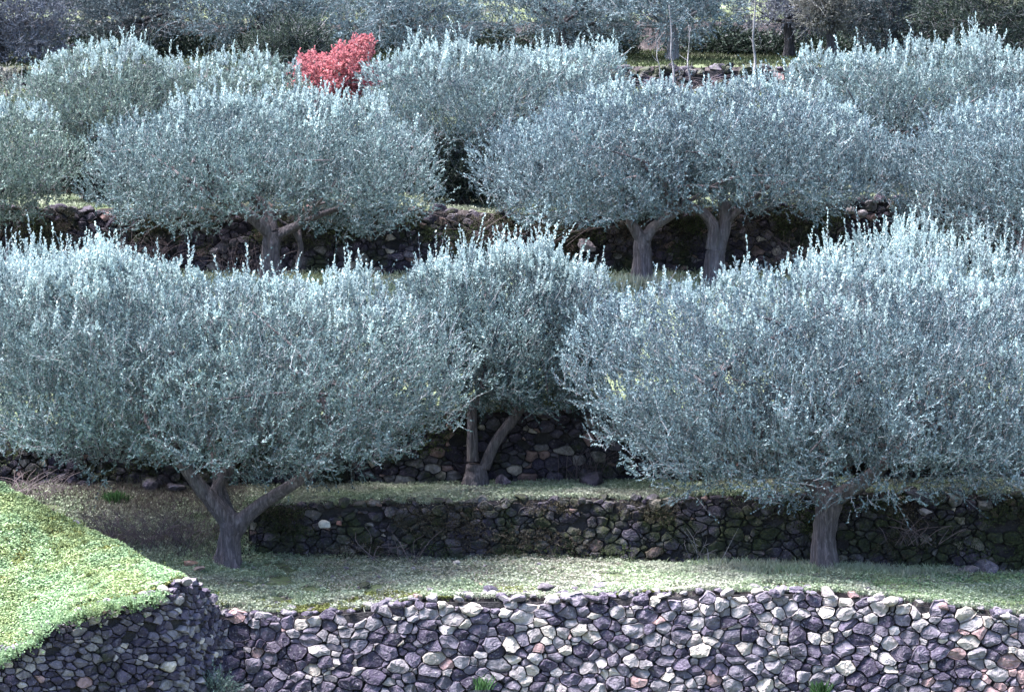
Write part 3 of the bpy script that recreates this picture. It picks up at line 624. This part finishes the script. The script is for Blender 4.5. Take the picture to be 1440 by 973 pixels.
# red tree
far('dark leafy mass added for the shade in the upper left gap below the third row', 85, 175, 195, 276, 69.2, FAR_G, 80, 16000, name='evergreen_or_shade_bush', cat='bush', lob=.34, spikes=0, boughs=4, ll=.07, lw=.03)  # dark leaves added to paint the shade of this gap
far('dark leafy mass added for the shade in the central gap between second row crowns', 595, 700, 185, 278, 69.2, FAR_G, 81, 20000, name='evergreen_or_shade_bush', cat='bush', lob=.36, spikes=0, boughs=4, ll=.07, lw=.03)  # second dark mass standing in for gap shade, also hides the trunk behind
tree('small tree with rose-red autumn leaves among the grey olives', (478, 150, 76), 76, .8,
     [(416, 98), (424, 76), (450, 78), (475, 68), (500, 60), (512, 46), (522, 62)], [(416, 138), (440, 145), (500, 148), (522, 142)], [], 22000, 30, name='red_tree', cat='tree', group=None, leaf=PINK,
     lob=.26, slen=.16, per=12, ll=.065, lw=.04, spikes=10, spikelen=.22, boughs=12, up=.3, bark=BARK_L, inner=.3)
# background trees on the highest terraces
far('lilac-grey feathery tree filling the top left corner', -90, 92, -70, 100, 82, FAR_L, 40)
far('dull grey-green tree second from the top left corner', 75, 295, -70, 62, 84.5, OLIVE_D, 41, 36000)
far('blue-grey olive at the top between the dull green tree and the red tree', 265, 470, -70, 55, 83.5, OLIVE_B, 42, 34000)
far('dark green bush just left of the red tree', 355, 475, 25, 118, 78.5, FAR_G, 43, 26000, name='evergreen_or_shade_bush', cat='bush', lob=.4, spikes=0)
far('broad blue-grey olive at the top right of the red tree', 445, 695, -80, 72, 83.5, OLIVE_B, 44, 42000)
far('blue-grey olive at the top above the third row gap, with a leaning dark branch', 680, 900, -80, 62, 84.5, OLIVE_B, 45, 36000)
far('grey olive with pale forking trunks beside the bare saplings', 850, 1035, -80, 55, 83, OLIVE_B, 46, 30000, bark=BARK_L)
far('thin twiggy lilac tree right of the tallest bare sapling', 1045, 1165, -70, 55, 84.5, FAR_L, 47, 14000)
far('cream-grey dry bush at the top between the twiggy and the dark tree', 1125, 1205, -30, 48, 82.5, CREAM, 48, 14000, name='dry_bush', cat='bush', lob=.35)
far('dark blue-grey tree at the top left of the dark green one', 1185, 1320, -80, 70, 83.5, OLIVE_D, 49, 26000)
far('dense dark green round tree in the top right corner', 1290, 1480, -70, 78, 82, FAR_G, 50, 40000)

for i, (bx_, w_) in enumerate([(-20, 150), (110, 170), (250, 160), (390, 170), (540, 170), (690, 170), (830, 150), (1010, 120), (1110, 170), (1240, 160), (1390, 190)]):
    where = ['at the far left', 'below the dull grey-green tree', 'between the dull tree and the blue-grey olive', 'above the red tree', 'behind the broad olive', 'under the olive with the leaning branch', 'left of the pale forking trunks', 'left of the tallest sapling', 'right of the tallest sapling', 'below the dark blue-grey tree', 'under the top right round tree'][i]
    far('dark bush on the highest terrace, '+where, bx_-w_/2, bx_+w_/2, 28+8*(i % 3), 84, 86.3, FAR_G, 60+i, 9000, name='evergreen_or_shade_bush', cat='bush', lob=.4, spikes=0, boughs=4, ll=.10, lw=.05)
# more trees further up the hill, partly seen between the crowns: copies with their parts
src = [o for o in COL.objects if o.get('group') == BG][:6]
def copy_tree(o, loc, rz, sc_, label):
    c = o.copy(); COL.objects.link(c); c.location = loc; c.rotation_euler = (0, 0, rz); c.scale = (sc_,)*3; c['label'] = label
    for ch in o.children:
        k = ch.copy(); COL.objects.link(k); k.parent = c
        for g_ in ch.children: q_ = g_.copy(); COL.objects.link(q_); q_.parent = k
    return c
rr = random.Random(5)
hill_spots = [(-11.5, 91), (-8, 96), (-4.5, 91.5), (-1, 96.5), (2.5, 91), (6, 95), (9.5, 91.5), (13, 95), (-15, 95), (17, 92), (-9.8, 89.5), (-6.2, 90), (-2.6, 89.4), (1, 89.8), (4.4, 89.3), (7.6, 89.8), (11.4, 89.5)]
for i, (hx, hd) in enumerate(hill_spots):
    s_ = src[[1, 2, 4, 5, 1, 2, 4, 5, 4, 1][i % 10]]
    c = copy_tree(s_, (hx, hd, gz(hx, hd)), rr.uniform(-.6, .6)+3.1*(i % 2), rr.uniform(.9, 1.15), 'tree on the hillside above the top terrace, seen only in gaps between crowns')
    c['group'] = 'hillside trees glimpsed behind the top row'

# ------------------------------------------------------------------ bare saplings
def sapling(label, px, base, top, d, r, seed, lean=0):
    rnd = np.random.default_rng(seed); b0 = at(px, base, d); b0[2] = gz(b0[0], d); t0 = at(px+lean, top, d)
    root = empty('bare_sapling', b0); pts = []
    for k in range(7):
        t = k/6; p = b0*(1-t)+t0*t + np.array([rnd.normal()*.025, rnd.normal()*.03, 0])*(k > 0); pts.append(np.array([*p, r*(1-.7*t)]))
    G = Geo(); tube(G, pts, 8, 5, .05, .2, seed); G.build('trunk', BARK_L, root, b0, smooth=True)
    for k in range(4):
        G = Geo()
        t = rnd.uniform(.4, .9); p = pts[0][:3]*0+np.array([np.interp(t*6, range(7), [z_[c_] for z_ in pts]) for c_ in range(3)]); q_ = p+np.array([rnd.normal()*.07, rnd.normal()*.07, rnd.uniform(.12, .25)])
        tube(G, [np.array([*p, r*.35]), np.array([*((p+q_)/2+rnd.normal(size=3)*.02), r*.25]), np.array([*q_, .003])], 5, 4, .02, 0, k)
        G.build('twig', BARK_L, root, b0)
    tag(root, label, 'bare sapling', 'bare saplings')
sapling('tall pale bare sapling above the second row pair, with crooked top', 947, 125, 8, 78, .030, 1, -6)
sapling('tallest straight pale bare sapling, right of the others', 1058, 128, -25, 78, .036, 2, 1)
sapling('short bare sapling with forked tip between the two tall ones', 971, 125, 35, 77.5, .024, 3, -3)
sapling('leaning bare sapling leftmost of the four', 935, 125, 50, 78.4, .02, 4, -14)

# ------------------------------------------------------------------ grass and ground cover
def scatter(x0, x1, y0, y1, n, rnd, mask=None):
    x = rnd.uniform(x0, x1, n); y = rnd.uniform(y0, y1, n)
    if mask is not None: k = mask(x, y); x, y = x[k], y[k]
    return x, y
def blades(name, label, P, h, w_, mat, rnd, lean=.45, leafy=0.):
    n = len(P); hh = h*rnd.uniform(.4, 1.3, n)*(1 if np.isscalar(h) else 1)
    a = rnd.uniform(0, 2*np.pi, n); s = np.stack([np.cos(a), np.sin(a), 0*a], 1)
    d = nrm(np.stack([rnd.normal(0, lean, n), rnd.normal(0, lean, n), np.ones(n)], 1))
    m = (P+d*(hh*.55)[:, None]); tip = m+nrm(d+rnd.normal(0, .5, (n, 3))*np.array([1, 1, .4]))*(hh*.45)[:, None]
    wv = (w_*rnd.uniform(.7, 1.3, n))[:, None]*s
    V = np.stack([P-wv*.5-np.array([0, 0, .01]), P+wv*.5-np.array([0, 0, .01]), m+wv*.45, tip, m-wv*.45], 1)
    G = Geo(); k = np.arange(n)[:, None]*5; G.add(V.reshape(-1, 3), k+np.array([[0, 1, 2, 3, 4]]), 0)
    if leafy:
        j = rnd.random(n) < leafy; Q = P[j]+np.stack([rnd.normal(0, .01, j.sum())]*2+[hh[j]*.7], 1); a1 = nrm(rnd.normal(size=(j.sum(), 3))*np.array([1, 1, .35])); b1 = nrm(np.cross(a1, np.array([0, 0, 1.])+rnd.normal(0, .4, (j.sum(), 3))))
        r = rnd.uniform(.010, .020, (j.sum(), 1)); V = np.stack([Q-a1*r, Q-b1*r, Q+a1*r, Q+b1*r], 1).reshape(-1, 3); G.add(V, np.arange(len(V)).reshape(-1, 4), 0)
    o = G.build(name, mat); tag(o, label, name.replace('_', ' '), kind='stuff'); return o
R_ = np.random.default_rng(77)
def ptsat(x, y): return np.stack([x, y, ground(x, y)], 1)
def inmound(x, y):
    return (y > np.interp(x, LW[:, 0], LW[:, 1])+.08) & (y < dr(x)+1.0) & (x < np.interp(y, LW[:, 1], LW[:, 0], right=-3.9)-.08) & (x < -3.75)
x, y = scatter(-9, -3.6, 43.8, 50, 230000, R_, inmound)
ym = (fbm(x*2.6, y*2.6, 31)+R_.normal(0,.12,len(x)) > .42) | (y < np.interp(x, LW[:, 0], LW[:, 1])+.22)
blades('meadow_grass', 'bright lime green grass and clover covering the mound on the left', ptsat(x[~ym], y[~ym]), .05+.07*np.clip(fbm(x[~ym]*1.8, y[~ym]*1.8, 71), -.4, 1), .011, G_MOUND, R_, .6, .9)
dd_ = np.hypot(x+4.45, (y-45.9))
mo = (dd_ < .55+.25*fbm(x*3, y*3, 4)) | ((x < -6.7) & (y < np.interp(x, LW[:, 0], LW[:, 1])+.25))
x2, y2 = x[ym | mo], y[ym | mo]
blades('moss', 'yellow-green moss on the corner and lower lip of the left mound', ptsat(x2, y2), .03, .012, G_MOSS, R_, .7, 1.)
# front terrace
def t0mask(x, y): return (y > d0(x)+.12) & (y < d1(x)+.1+.15*(x < 50)) & ~((x < -3.75) & inmound(x, y)) & (x > -5.5)
x, y = scatter(-5.5, 9, 47, 50.3, 150000, R_, t0mask)
path = np.clip(1-((x+.6)/2.6)**2, 0, 1)*np.clip((y-47.5)/1, .2, 1) + .6*fbm(x*1.2, y*2, 9)
gr = path < .42; bare = (fbm(x*2.2, y*2.2, 12) > .30)
sel = gr & ~bare; blades('terrace_grass', 'short green grass on the front terrace around the near olive trunks', ptsat(x[sel], y[sel]), .055+.07*np.clip(fbm(x[sel]*1.3, y[sel]*2, 72), -.4, 1), .011, G_T0, R_, .6, .6)
sel = ~gr & (R_.random(len(x)) < .6); blades('worn_grass', 'pale worn grass along the middle of the front terrace', ptsat(x[sel], y[sel]), .035, .010, G_PATH, R_, .8, .6)
x, y = scatter(4.5, 9, 47.2, 49.6, 26000, R_, lambda x, y: (y > d0(x)+.12) & (R_.random(len(x)) < np.clip((x-4.5)/2, 0, 1)))
blades('lush_grass', 'brighter green grass on the right end of the front terrace', ptsat(x, y), .06, .012, G_MOUND, R_, .6, .8)
x, y = scatter(-4, 9, 47, 48.2, 60000, R_, lambda x, y: (y > d0(x)+.05) & (fbm(x*1.1, y*1.8, 21) > .20) & (y < d0(x)+.9))
blades('moss', 'yellow moss patches just behind the top of the long front wall', ptsat(x, y), .025, .012, G_MOSS, R_, .8, 1.)
x, y = scatter(-4.5, 9, 47.2, 52, 9000, R_, lambda x, y: (y > d0(x)+.1) & ~((y > d1(x)-.1) & (y < d1(x)+.2)) & (fbm(x*1.5, y*2, 91) > -.15)); n_ = len(x); Pl = ptsat(x, y)+np.array([0, 0, .035]); a_ = R_.uniform(0, 6.28, n_)
dl_ = np.stack([np.cos(a_), np.sin(a_), R_.normal(0, .25, n_)], 1)*R_.uniform(.02, .05, (n_, 1)); ds_ = np.stack([-np.sin(a_), np.cos(a_), R_.normal(0, .3, n_)], 1)*.011
G = Geo(); G.add(np.stack([Pl-dl_, Pl+ds_, Pl+dl_, Pl-ds_], 1).reshape(-1, 3), np.arange(4*n_).reshape(-1, 4))
tag(G.build('leaf_litter', G_DRY), 'fallen dry olive leaves and prunings strewn over the two nearest terraces', 'leaf litter', kind='stuff')
G = Geo(); x, y = scatter(-4, 9, 47.1, 49.9, 170, R_, lambda x, y: (y > d0(x)+.1) & (y < d1(x)-.05))
for a_, b_ in zip(x, y):
    sz = R_.uniform(.012, .045)*(1.6 if b_ < 47.6 else 1); rock(G, (a_, b_, gz(a_, b_)+sz*.3), (sz*1.3, sz, sz*.7), R_, pick(R_, [2, 2, 2, 1, .6, .3, .3]), cuts=6)
tag(G.build('scattered_pebbles', STONE, color=True), 'small pebbles and stone chips scattered in the grass of the front terrace', 'pebbles', kind='stuff')
# tree foot grass
x = 4.4+R_.normal(0, .75, 9000); y = 49.55+R_.normal(0, .22, 9000); k = (y < d1(x)) & (y > 48.9)
blades('tall_grass', 'longer grass round the foot of the straight pale trunk', ptsat(x[k], y[k]), .13, .010, G_T0, R_, .5)
# second terrace
x, y = scatter(-9, 9.5, 50.3, 52.3, 120000, R_, lambda x, y: (y > d1(x)+.16) & (y < d2(x)+.1) & (fbm(x*1.5, y*2.2, 14) < .32))
blades('terrace_grass', 'thin grass on the ledge above the low mossy wall', ptsat(x, y), .06, .011, G_T0, R_, .6, .4)
x, y = scatter(-8.2, -3.9, 49.4, 51.9, 42000, R_, lambda x, y: R_.random(len(x)) < np.clip(.3+fbm(x*1.2, y*1.2, 8)+(y-49.6)*.25, 0, 1))
blades('dry_grass', 'dry purplish grass and stalks on the bank behind the left near trunk', ptsat(x, y), .12, .009, G_DRY, R_, .7)
# long terrace behind the near crowns
x, y = scatter(-13, 13, 52.6, 67.6, 110000, R_, lambda x, y: (y > d2(x)+.4) & (y < d3(x)+.1) & ((y > 58) | (y < 55)))
blades('field_grass', 'green grass of the long terrace under the second row of olives', ptsat(x[y > 59], y[y > 59]), .10, .016, G_T0, R_, .6, .3)
x, y = scatter(-13, 13, 67.9, 71.2, 60000, R_, lambda x, y: (y > d3(x)+.4) & (y < d4(x)+.05))
blades('ledge_grass', 'green grass strip on top of the overgrown wall, seen in gaps between crowns', ptsat(x, y), .08, .018, G_T0, R_, .6, .4)
x, y = scatter(-15, 15, 80.4, 87.5, 60000, R_, lambda x, y: (y > d5(x)+.4))
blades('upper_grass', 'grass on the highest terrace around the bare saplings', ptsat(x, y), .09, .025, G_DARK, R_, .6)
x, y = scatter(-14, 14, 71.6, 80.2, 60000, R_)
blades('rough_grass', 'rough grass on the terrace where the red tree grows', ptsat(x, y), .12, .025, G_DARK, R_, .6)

# weeds and creepers growing out of the three shaded walls
def wallgrowth(label, dfn, ztf, zb, x0, x1, n, seed, mat, thr, h=.09, dd=.12):
    rnd = np.random.default_rng(seed); x = rnd.uniform(x0, x1, n); t = rnd.beta(1.7, 1.1, n); zt_ = ztf(x); z = zb+(zt_-zb)*t
    k = fbm(x*.9, z*1.5, seed) + .35*(t-.5) > thr; x, z, zt_ = x[k], z[k], zt_[k]; y = dfn(x) - .08 - .10*(zt_-z) - rnd.uniform(0, .08, len(x))
    P = np.stack([x, y, z], 1); D = nrm(np.array([0, -.9, -.1])+rnd.normal(0, .6, P.shape)); n_ = len(P)
    G = Geo(); leaves_on_shoots(G, rnd, P, D, h*rnd.uniform(.5, 1.6, n_), 5, .04, .016, 0, None, (30, 80), .4)
    o = G.build('wall_creeper', mat); tag(o, label, 'creeper', kind='stuff')
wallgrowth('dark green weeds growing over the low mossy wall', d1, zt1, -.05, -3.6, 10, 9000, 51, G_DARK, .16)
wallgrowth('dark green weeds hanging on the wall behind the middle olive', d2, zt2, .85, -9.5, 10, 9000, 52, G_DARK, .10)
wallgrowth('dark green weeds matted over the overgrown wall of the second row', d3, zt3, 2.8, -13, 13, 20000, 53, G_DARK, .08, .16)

wallgrowth('brown dead stalks and moss hanging over the low mossy wall', d1, zt1, -.05, -3.6, 10, 6000, 54, G_DRYD, .18, .12)
wallgrowth('brown dead stalks matted over the overgrown wall of the second row', d3, zt3, 2.8, -13, 13, 10000, 55, G_DRYD, .12, .2)
# leafy weeds trailing over the lip of the left wall
u = R_.uniform(0, 1, 1500)**.8; LWd = densify(LW[1:], .05); k = (u*(len(LWd)*.66)).astype(int); p0 = LWd[k].copy()
P = p0 + np.stack([R_.normal(0, .05, len(k)), -.06+R_.normal(0, .10, len(k)), .02-np.abs(R_.normal(0, .07, len(k)))*(fbm(p0[:, 0]*1.7, p0[:, 0]*0, 5) > -.1)], 1)
G = Geo(); leaves_on_shoots(G, R_, P, nrm(np.array([0, -.6, .25])+R_.normal(0, .5, P.shape)), R_.uniform(.04, .12, len(P)), 8, .03, .022, 0, None, (30, 85), .4)
tag(G.build('trailing_weeds', G_MOUND), 'light green leafy weeds trailing over the top of the left wall', 'weeds', kind='stuff')
x, y = scatter(-9, -4.2, 44.6, 49, 500, R_, lambda x, y: inmound(x, y) & (fbm(x*1.3, y*1.3, 66) > .05)); P = np.repeat(ptsat(x, y), 7, 0)+R_.normal(0, .02, (len(x)*7, 3))*np.array([1, 1, 0])
G = Geo(); leaves_on_shoots(G, R_, P, nrm(np.array([0, 0, 1.])+R_.normal(0, .5, P.shape)), R_.uniform(.05, .13, len(P)), 6, .035, .024, 0, None, (30, 85), .3)
tag(G.build('meadow_weeds', YELLOWG), 'darker green leafy weeds dotted over the left mound', 'weeds', kind='stuff')

# ------------------------------------------------------------------ brambles, tufts and small bushes
def bramble(label, px, row, d, wpx, hpx, n, seed, mat=TWIG_P, name='bramble', cat='bramble', dep=.35, up=1.):
    rnd = np.random.default_rng(seed); b0 = at(px, row, d); b0[2] = gz(b0[0], d) if abs(b0[2]-gz(b0[0], d)) < .35 else b0[2]
    W, H = wpx/F*d, hpx/F*d; G = Geo()
    for k in range(n):
        s = b0+np.array([rnd.uniform(-.5, .5)*W, rnd.uniform(-.5, .5)*dep, 0]); e = s+np.array([rnd.normal()*W*.35, rnd.normal()*dep*.5, H*rnd.uniform(.3, 1)*up])
        m_ = (s+e)/2+np.array([rnd.normal()*.08, rnd.normal()*.06, H*.15]); r = rnd.uniform(.003, .006)
        tube(G, [np.array([*s, r]), np.array([*m_, r*.8]), np.array([*e, r*.35])], 4, 4, 0, 0, k)
        for j in range(2):
            t = rnd.uniform(.3, .9); p = s*(1-t)+e*t; q_ = p+rnd.normal(size=3)*np.array([.08, .05, .06])+np.array([0, 0, .04]); tube(G, [np.array([*p, r*.6]), np.array([*((p+q_)/2), r*.5]), np.array([*q_, .0015])], 3, 2, 0, 0, k)
    o = G.build(name, mat, None, b0); tag(o, label, cat, 'brambles and dry twigs'); return o
bramble('reddish bare bramble against the wall left of the second row forked trunk', 335, 382, 66.9, 60, 60, 45, 1)
bramble('bare bramble at the foot of the wall right of the twin-stemmed olive', 1110, 380, 66.9, 90, 65, 40, 2)
bramble('tangle of bare stems on the overgrown wall beneath the central grass strip', 720, 345, 67.1, 160, 55, 45, 3)
bramble('thin bare bramble under the leaning pale stem of the middle olive', 812, 668, 51.9, 60, 55, 26, 4)
bramble('bramble stems on the bank below the left near crown, beside the big trunk', 205, 770, 49.9, 130, 60, 120, 5)
bramble('pale dry stalks at the left edge below the shaded wall', 35, 690, 51.4, 90, 45, 34, 6, mat=TWIG_P, name='dry_stalks', cat='dry stalks')
bramble('dry stems before the mossy wall right of the big forked trunk', 545, 785, 49.75, 90, 50, 16, 7)
bramble('single thin dry stalks before the mossy wall left of the straight trunk', 1000, 792, 49.8, 60, 55, 8, 8, mat=TWIG, name='dry_stalks', cat='dry stalks')
bramble('wiry twigs drooping over the mossy wall right of the straight trunk', 1275, 770, 49.75, 110, 50, 22, 9)
bramble('purple twiggy growth on the wall at the upper left behind the near crown', 190, 375, 67.0, 110, 70, 70, 10)
bramble('pink-stemmed twigs at the top below the bare saplings', 1010, 122, 79.2, 170, 30, 50, 12)
def tuft(label, px, row, d, wpx, hpx, n, seed, mat, name='grass_tuft', cat='grass tuft', wd=.008):
    rnd = np.random.default_rng(seed); b0 = at(px, row, d); b0[2] = gz(b0[0], d) if abs(b0[2]-gz(b0[0], d)) < .3 else b0[2]
    W, H = wpx/F*d/2, hpx/F*d; P = np.stack([rnd.normal(0, .45, n)*W, rnd.normal(0, .4, n)*min(W, .3), 0*np.arange(n)], 1)+b0
    out = (P-b0)*np.array([1.2/max(W, .01), 1, 0]); d_ = nrm(np.stack([out[:, 0]*.5+rnd.normal(0, .25, n), rnd.normal(0, .3, n), np.ones(n)], 1)); hh = (H*rnd.uniform(.5, 1.1, n))[:, None]
    m_ = P+d_*hh*.6; t = m_+nrm(d_+rnd.normal(0, .3, (n, 3)))*hh*.4; s = nrm(rnd.normal(size=(n, 3))*np.array([1, 1, 0]))*wd
    G = Geo(); G.add(np.stack([P-s, P+s, m_+s*.9, t, m_-s*.9], 1).reshape(-1, 3), (np.arange(n)*5)[:, None]+np.array([[0, 1, 2, 3, 4]]))
    o = G.build(name, mat, None, b0); tag(o, label, cat, 'grass tufts'); return o
tuft('small bright green tuft on the ledge at the left below the shaded wall', 158, 695, 51.3, 36, 18, 260, 1, DEEPG)
tuft('tall pale grass clump at the foot of the short ribbed trunk', 890, 392, 64.6, 130, 28, 1200, 2, G_T0)
tuft('green shrubby tuft just left of the second row forked trunk', 345, 388, 65.1, 50, 20, 500, 3, G_T0)
tuft('grass clump at the foot of the twin-stemmed olive', 1060, 390, 64.8, 90, 22, 700, 4, G_T0)
tuft('pale green weed growing by the foot of the front wall at the bottom edge', 678, 978, 46.5, 24, 22, 60, 5, DEEPG)
tuft('little green weed at the bottom edge on the right part of the front wall', 1160, 985, 46.5, 24, 22, 90, 6, DEEPG)
def bush(label, px, row, d, wpx, hpx, n, seed, mat, name='bush', ll=.045, lw=.02, group=None, per=10):
    rnd = np.random.default_rng(seed); b0 = at(px, row, d); W, H = wpx/F*d/2, hpx/F*d; b0[2] = gz(b0[0], d) if abs(b0[2]-gz(b0[0], d)) < .5 else b0[2]
    root = empty(name, b0); G = Geo(); k = n//per
    u = nrm(rnd.normal(size=(k, 3))*np.array([1, 1, .8])); u[:, 2] = np.abs(u[:, 2]); P = b0+u*np.array([W, min(W, .5), H])*rnd.uniform(.35, .85, (k, 1))*(1+.3*fbm(u[:, 0]*3, u[:, 2]*3, seed))[:, None]
    leaves_on_shoots(G, rnd, P, nrm(u+np.array([0, 0, .4])+rnd.normal(0, .3, u.shape)), np.full(k, min(W, H)*.5), per, ll, lw, 0, 1, tw=.002)
    G.build('foliage', [mat, TWIG], root, b0); S_ = Geo()
    for j in range(9):
        e = P[rnd.integers(k)]; tube(S_, [np.array([*b0, .012]), np.array([*((b0+e)/2+rnd.normal(size=3)*.03), .008]), np.array([*e, .004])], 5, 3, 0, 0, j)
    S_.build('stems', BARK, root, b0); tag(root, label, 'bush', group); return root
bush('yellow-green leafy bush on top of the shaded wall at the right of the leaning stem', 800, 588, 52.75, 80, 42, 2600, 1, YELLOWG)
bush('pale mint green bush on top of the shaded wall between the two middle stems', 705, 588, 52.75, 110, 34, 2600, 2, OLIVE_G)
bush('pale silvery green bush growing at the foot of the corner between the two front walls', 297, 990, 46.1, 64, 48, 1500, 3, OLIVE_G, ll=.05, lw=.016)
bush('reddish leafless bush by the left edge, under the third row', 12, 135, 74, 46, 50, 800, 4, CREAM)

# ------------------------------------------------------------------ loose stones
def loose(label, px, row, d, w_, h_, col, seed, mat=STONE, group='loose stones'):
    rnd = np.random.default_rng(seed); p = at(px, row, d); g_ = gz(p[0], d)
    if abs(p[2]-g_) < .4: p[2] = g_+h_*.3
    G = Geo(); rock(G, p, (w_, w_*.7, h_), rnd, col, True, 12)
    o = G.build('loose_stone', mat, None, p, color=True); tag(o, label, 'stone', group)
for i, a in enumerate([
    ('white rounded stone standing out from the dark mossy wall right of the forked trunk', 454, 741, 49.85, .09, .09, (.75, .72, .68), STONE),
    ('reddish stone in the mossy wall, right of the white rounded one', 475, 739, 49.85, .055, .05, (.45, .22, .2), STONE),
    ('orange-brown flat stone at the left foot of the big forked trunk', 262, 783, 49.3, .17, .06, (.42, .26, .2), STONE),
    ('tan flat stone lying just in front of the orange-brown one', 272, 792, 49.1, .18, .04, (.42, .32, .3), STONE),
    ('large dark slanting boulder at the foot of the shaded wall on the left', 208, 668, 51.85, .26, .14, (.16, .14, .2), STONE_S),
    ('second large slab leaning right of the slanting boulder on the left', 240, 680, 51.8, .24, .12, (.2, .18, .25), STONE_S),
    ('big square purple block beside the foot of the leaning stem', 707, 655, 51.75, .17, .14, (.26, .21, .28), STONE),
    ('long dark boulder at the right end of the visible shaded wall', 835, 662, 51.7, .34, .16, (.12, .10, .14), STONE_S),
    ('large blue-grey boulder bulging from the mossy wall near the right edge', 1395, 772, 49.75, .26, .20, (.17, .16, .22), STONE),
    ('rounded grey boulder under the large one near the right edge', 1368, 795, 49.6, .20, .10, (.2, .18, .22), STONE),
    ('pale stone bedded in the mossy wall right of the straight trunk', 1306, 722, 49.8, .12, .06, (.45, .42, .48), STONE),
    ('pale stone lying at the foot of the mossy wall, left of centre', 642, 795, 49.5, .09, .05, (.5, .47, .46), STONE),
    ('peach coloured stone on the crest of the front wall left of centre', 676, 822, 47.9, .08, .05, (.75, .5, .38), STONE),
    ('purple-grey stone heap lump on the crest of the front wall beside the peach stone', 690, 836, 47.5, .16, .09, (.15, .13, .19), STONE),
    ('dark stone lump on the crest of the front wall at picture centre', 770, 832, 47.7, .2, .07, (.14, .12, .15), STONE),
    ('small dark pile stone on the terrace edge right of centre', 845, 833, 47.6, .15, .09, (.2, .18, .24), STONE),
    ('dark mossy stone on the terrace edge left of centre', 510, 828, 48.2, .2, .05, (.07, .075, .06), STONE_M),
    ('large dark slab high in the mossy wall just right of the straight trunk', 1300, 704, 50.0, .3, .12, (.12, .12, .17), STONE_S),
    ('grey stone poking from the ridge line of the grassy mound at the left', 100, 742, 48.15, .11, .05, (.25, .23, .28), STONE_L),
    ('dark flat stone on the mound ridge, halfway down to the corner', 165, 772, 47.6, .10, .04, (.2, .18, .2), STONE_L),
    ('white-topped stone in the overgrown wall under the left of the touching pair', 823, 345, 67.0, .22, .13, (.36, .3, .34), STONE),
    ('pale pink stone in the overgrown wall left of the second row forked trunk', 300, 352, 67.1, .12, .1, (.36, .32, .36), STONE),
    ('pale stone on the overgrown wall below the right grass gap', 1195, 296, 67.3, .16, .1, (.45, .4, .42), STONE),
    ('second pale stone on the overgrown wall, right of the first below the right gap', 1212, 300, 67.2, .13, .09, (.4, .36, .4), STONE)]):
    loose(a[0], a[1], a[2], a[3], a[4], a[5], a[6], i+3, a[7])
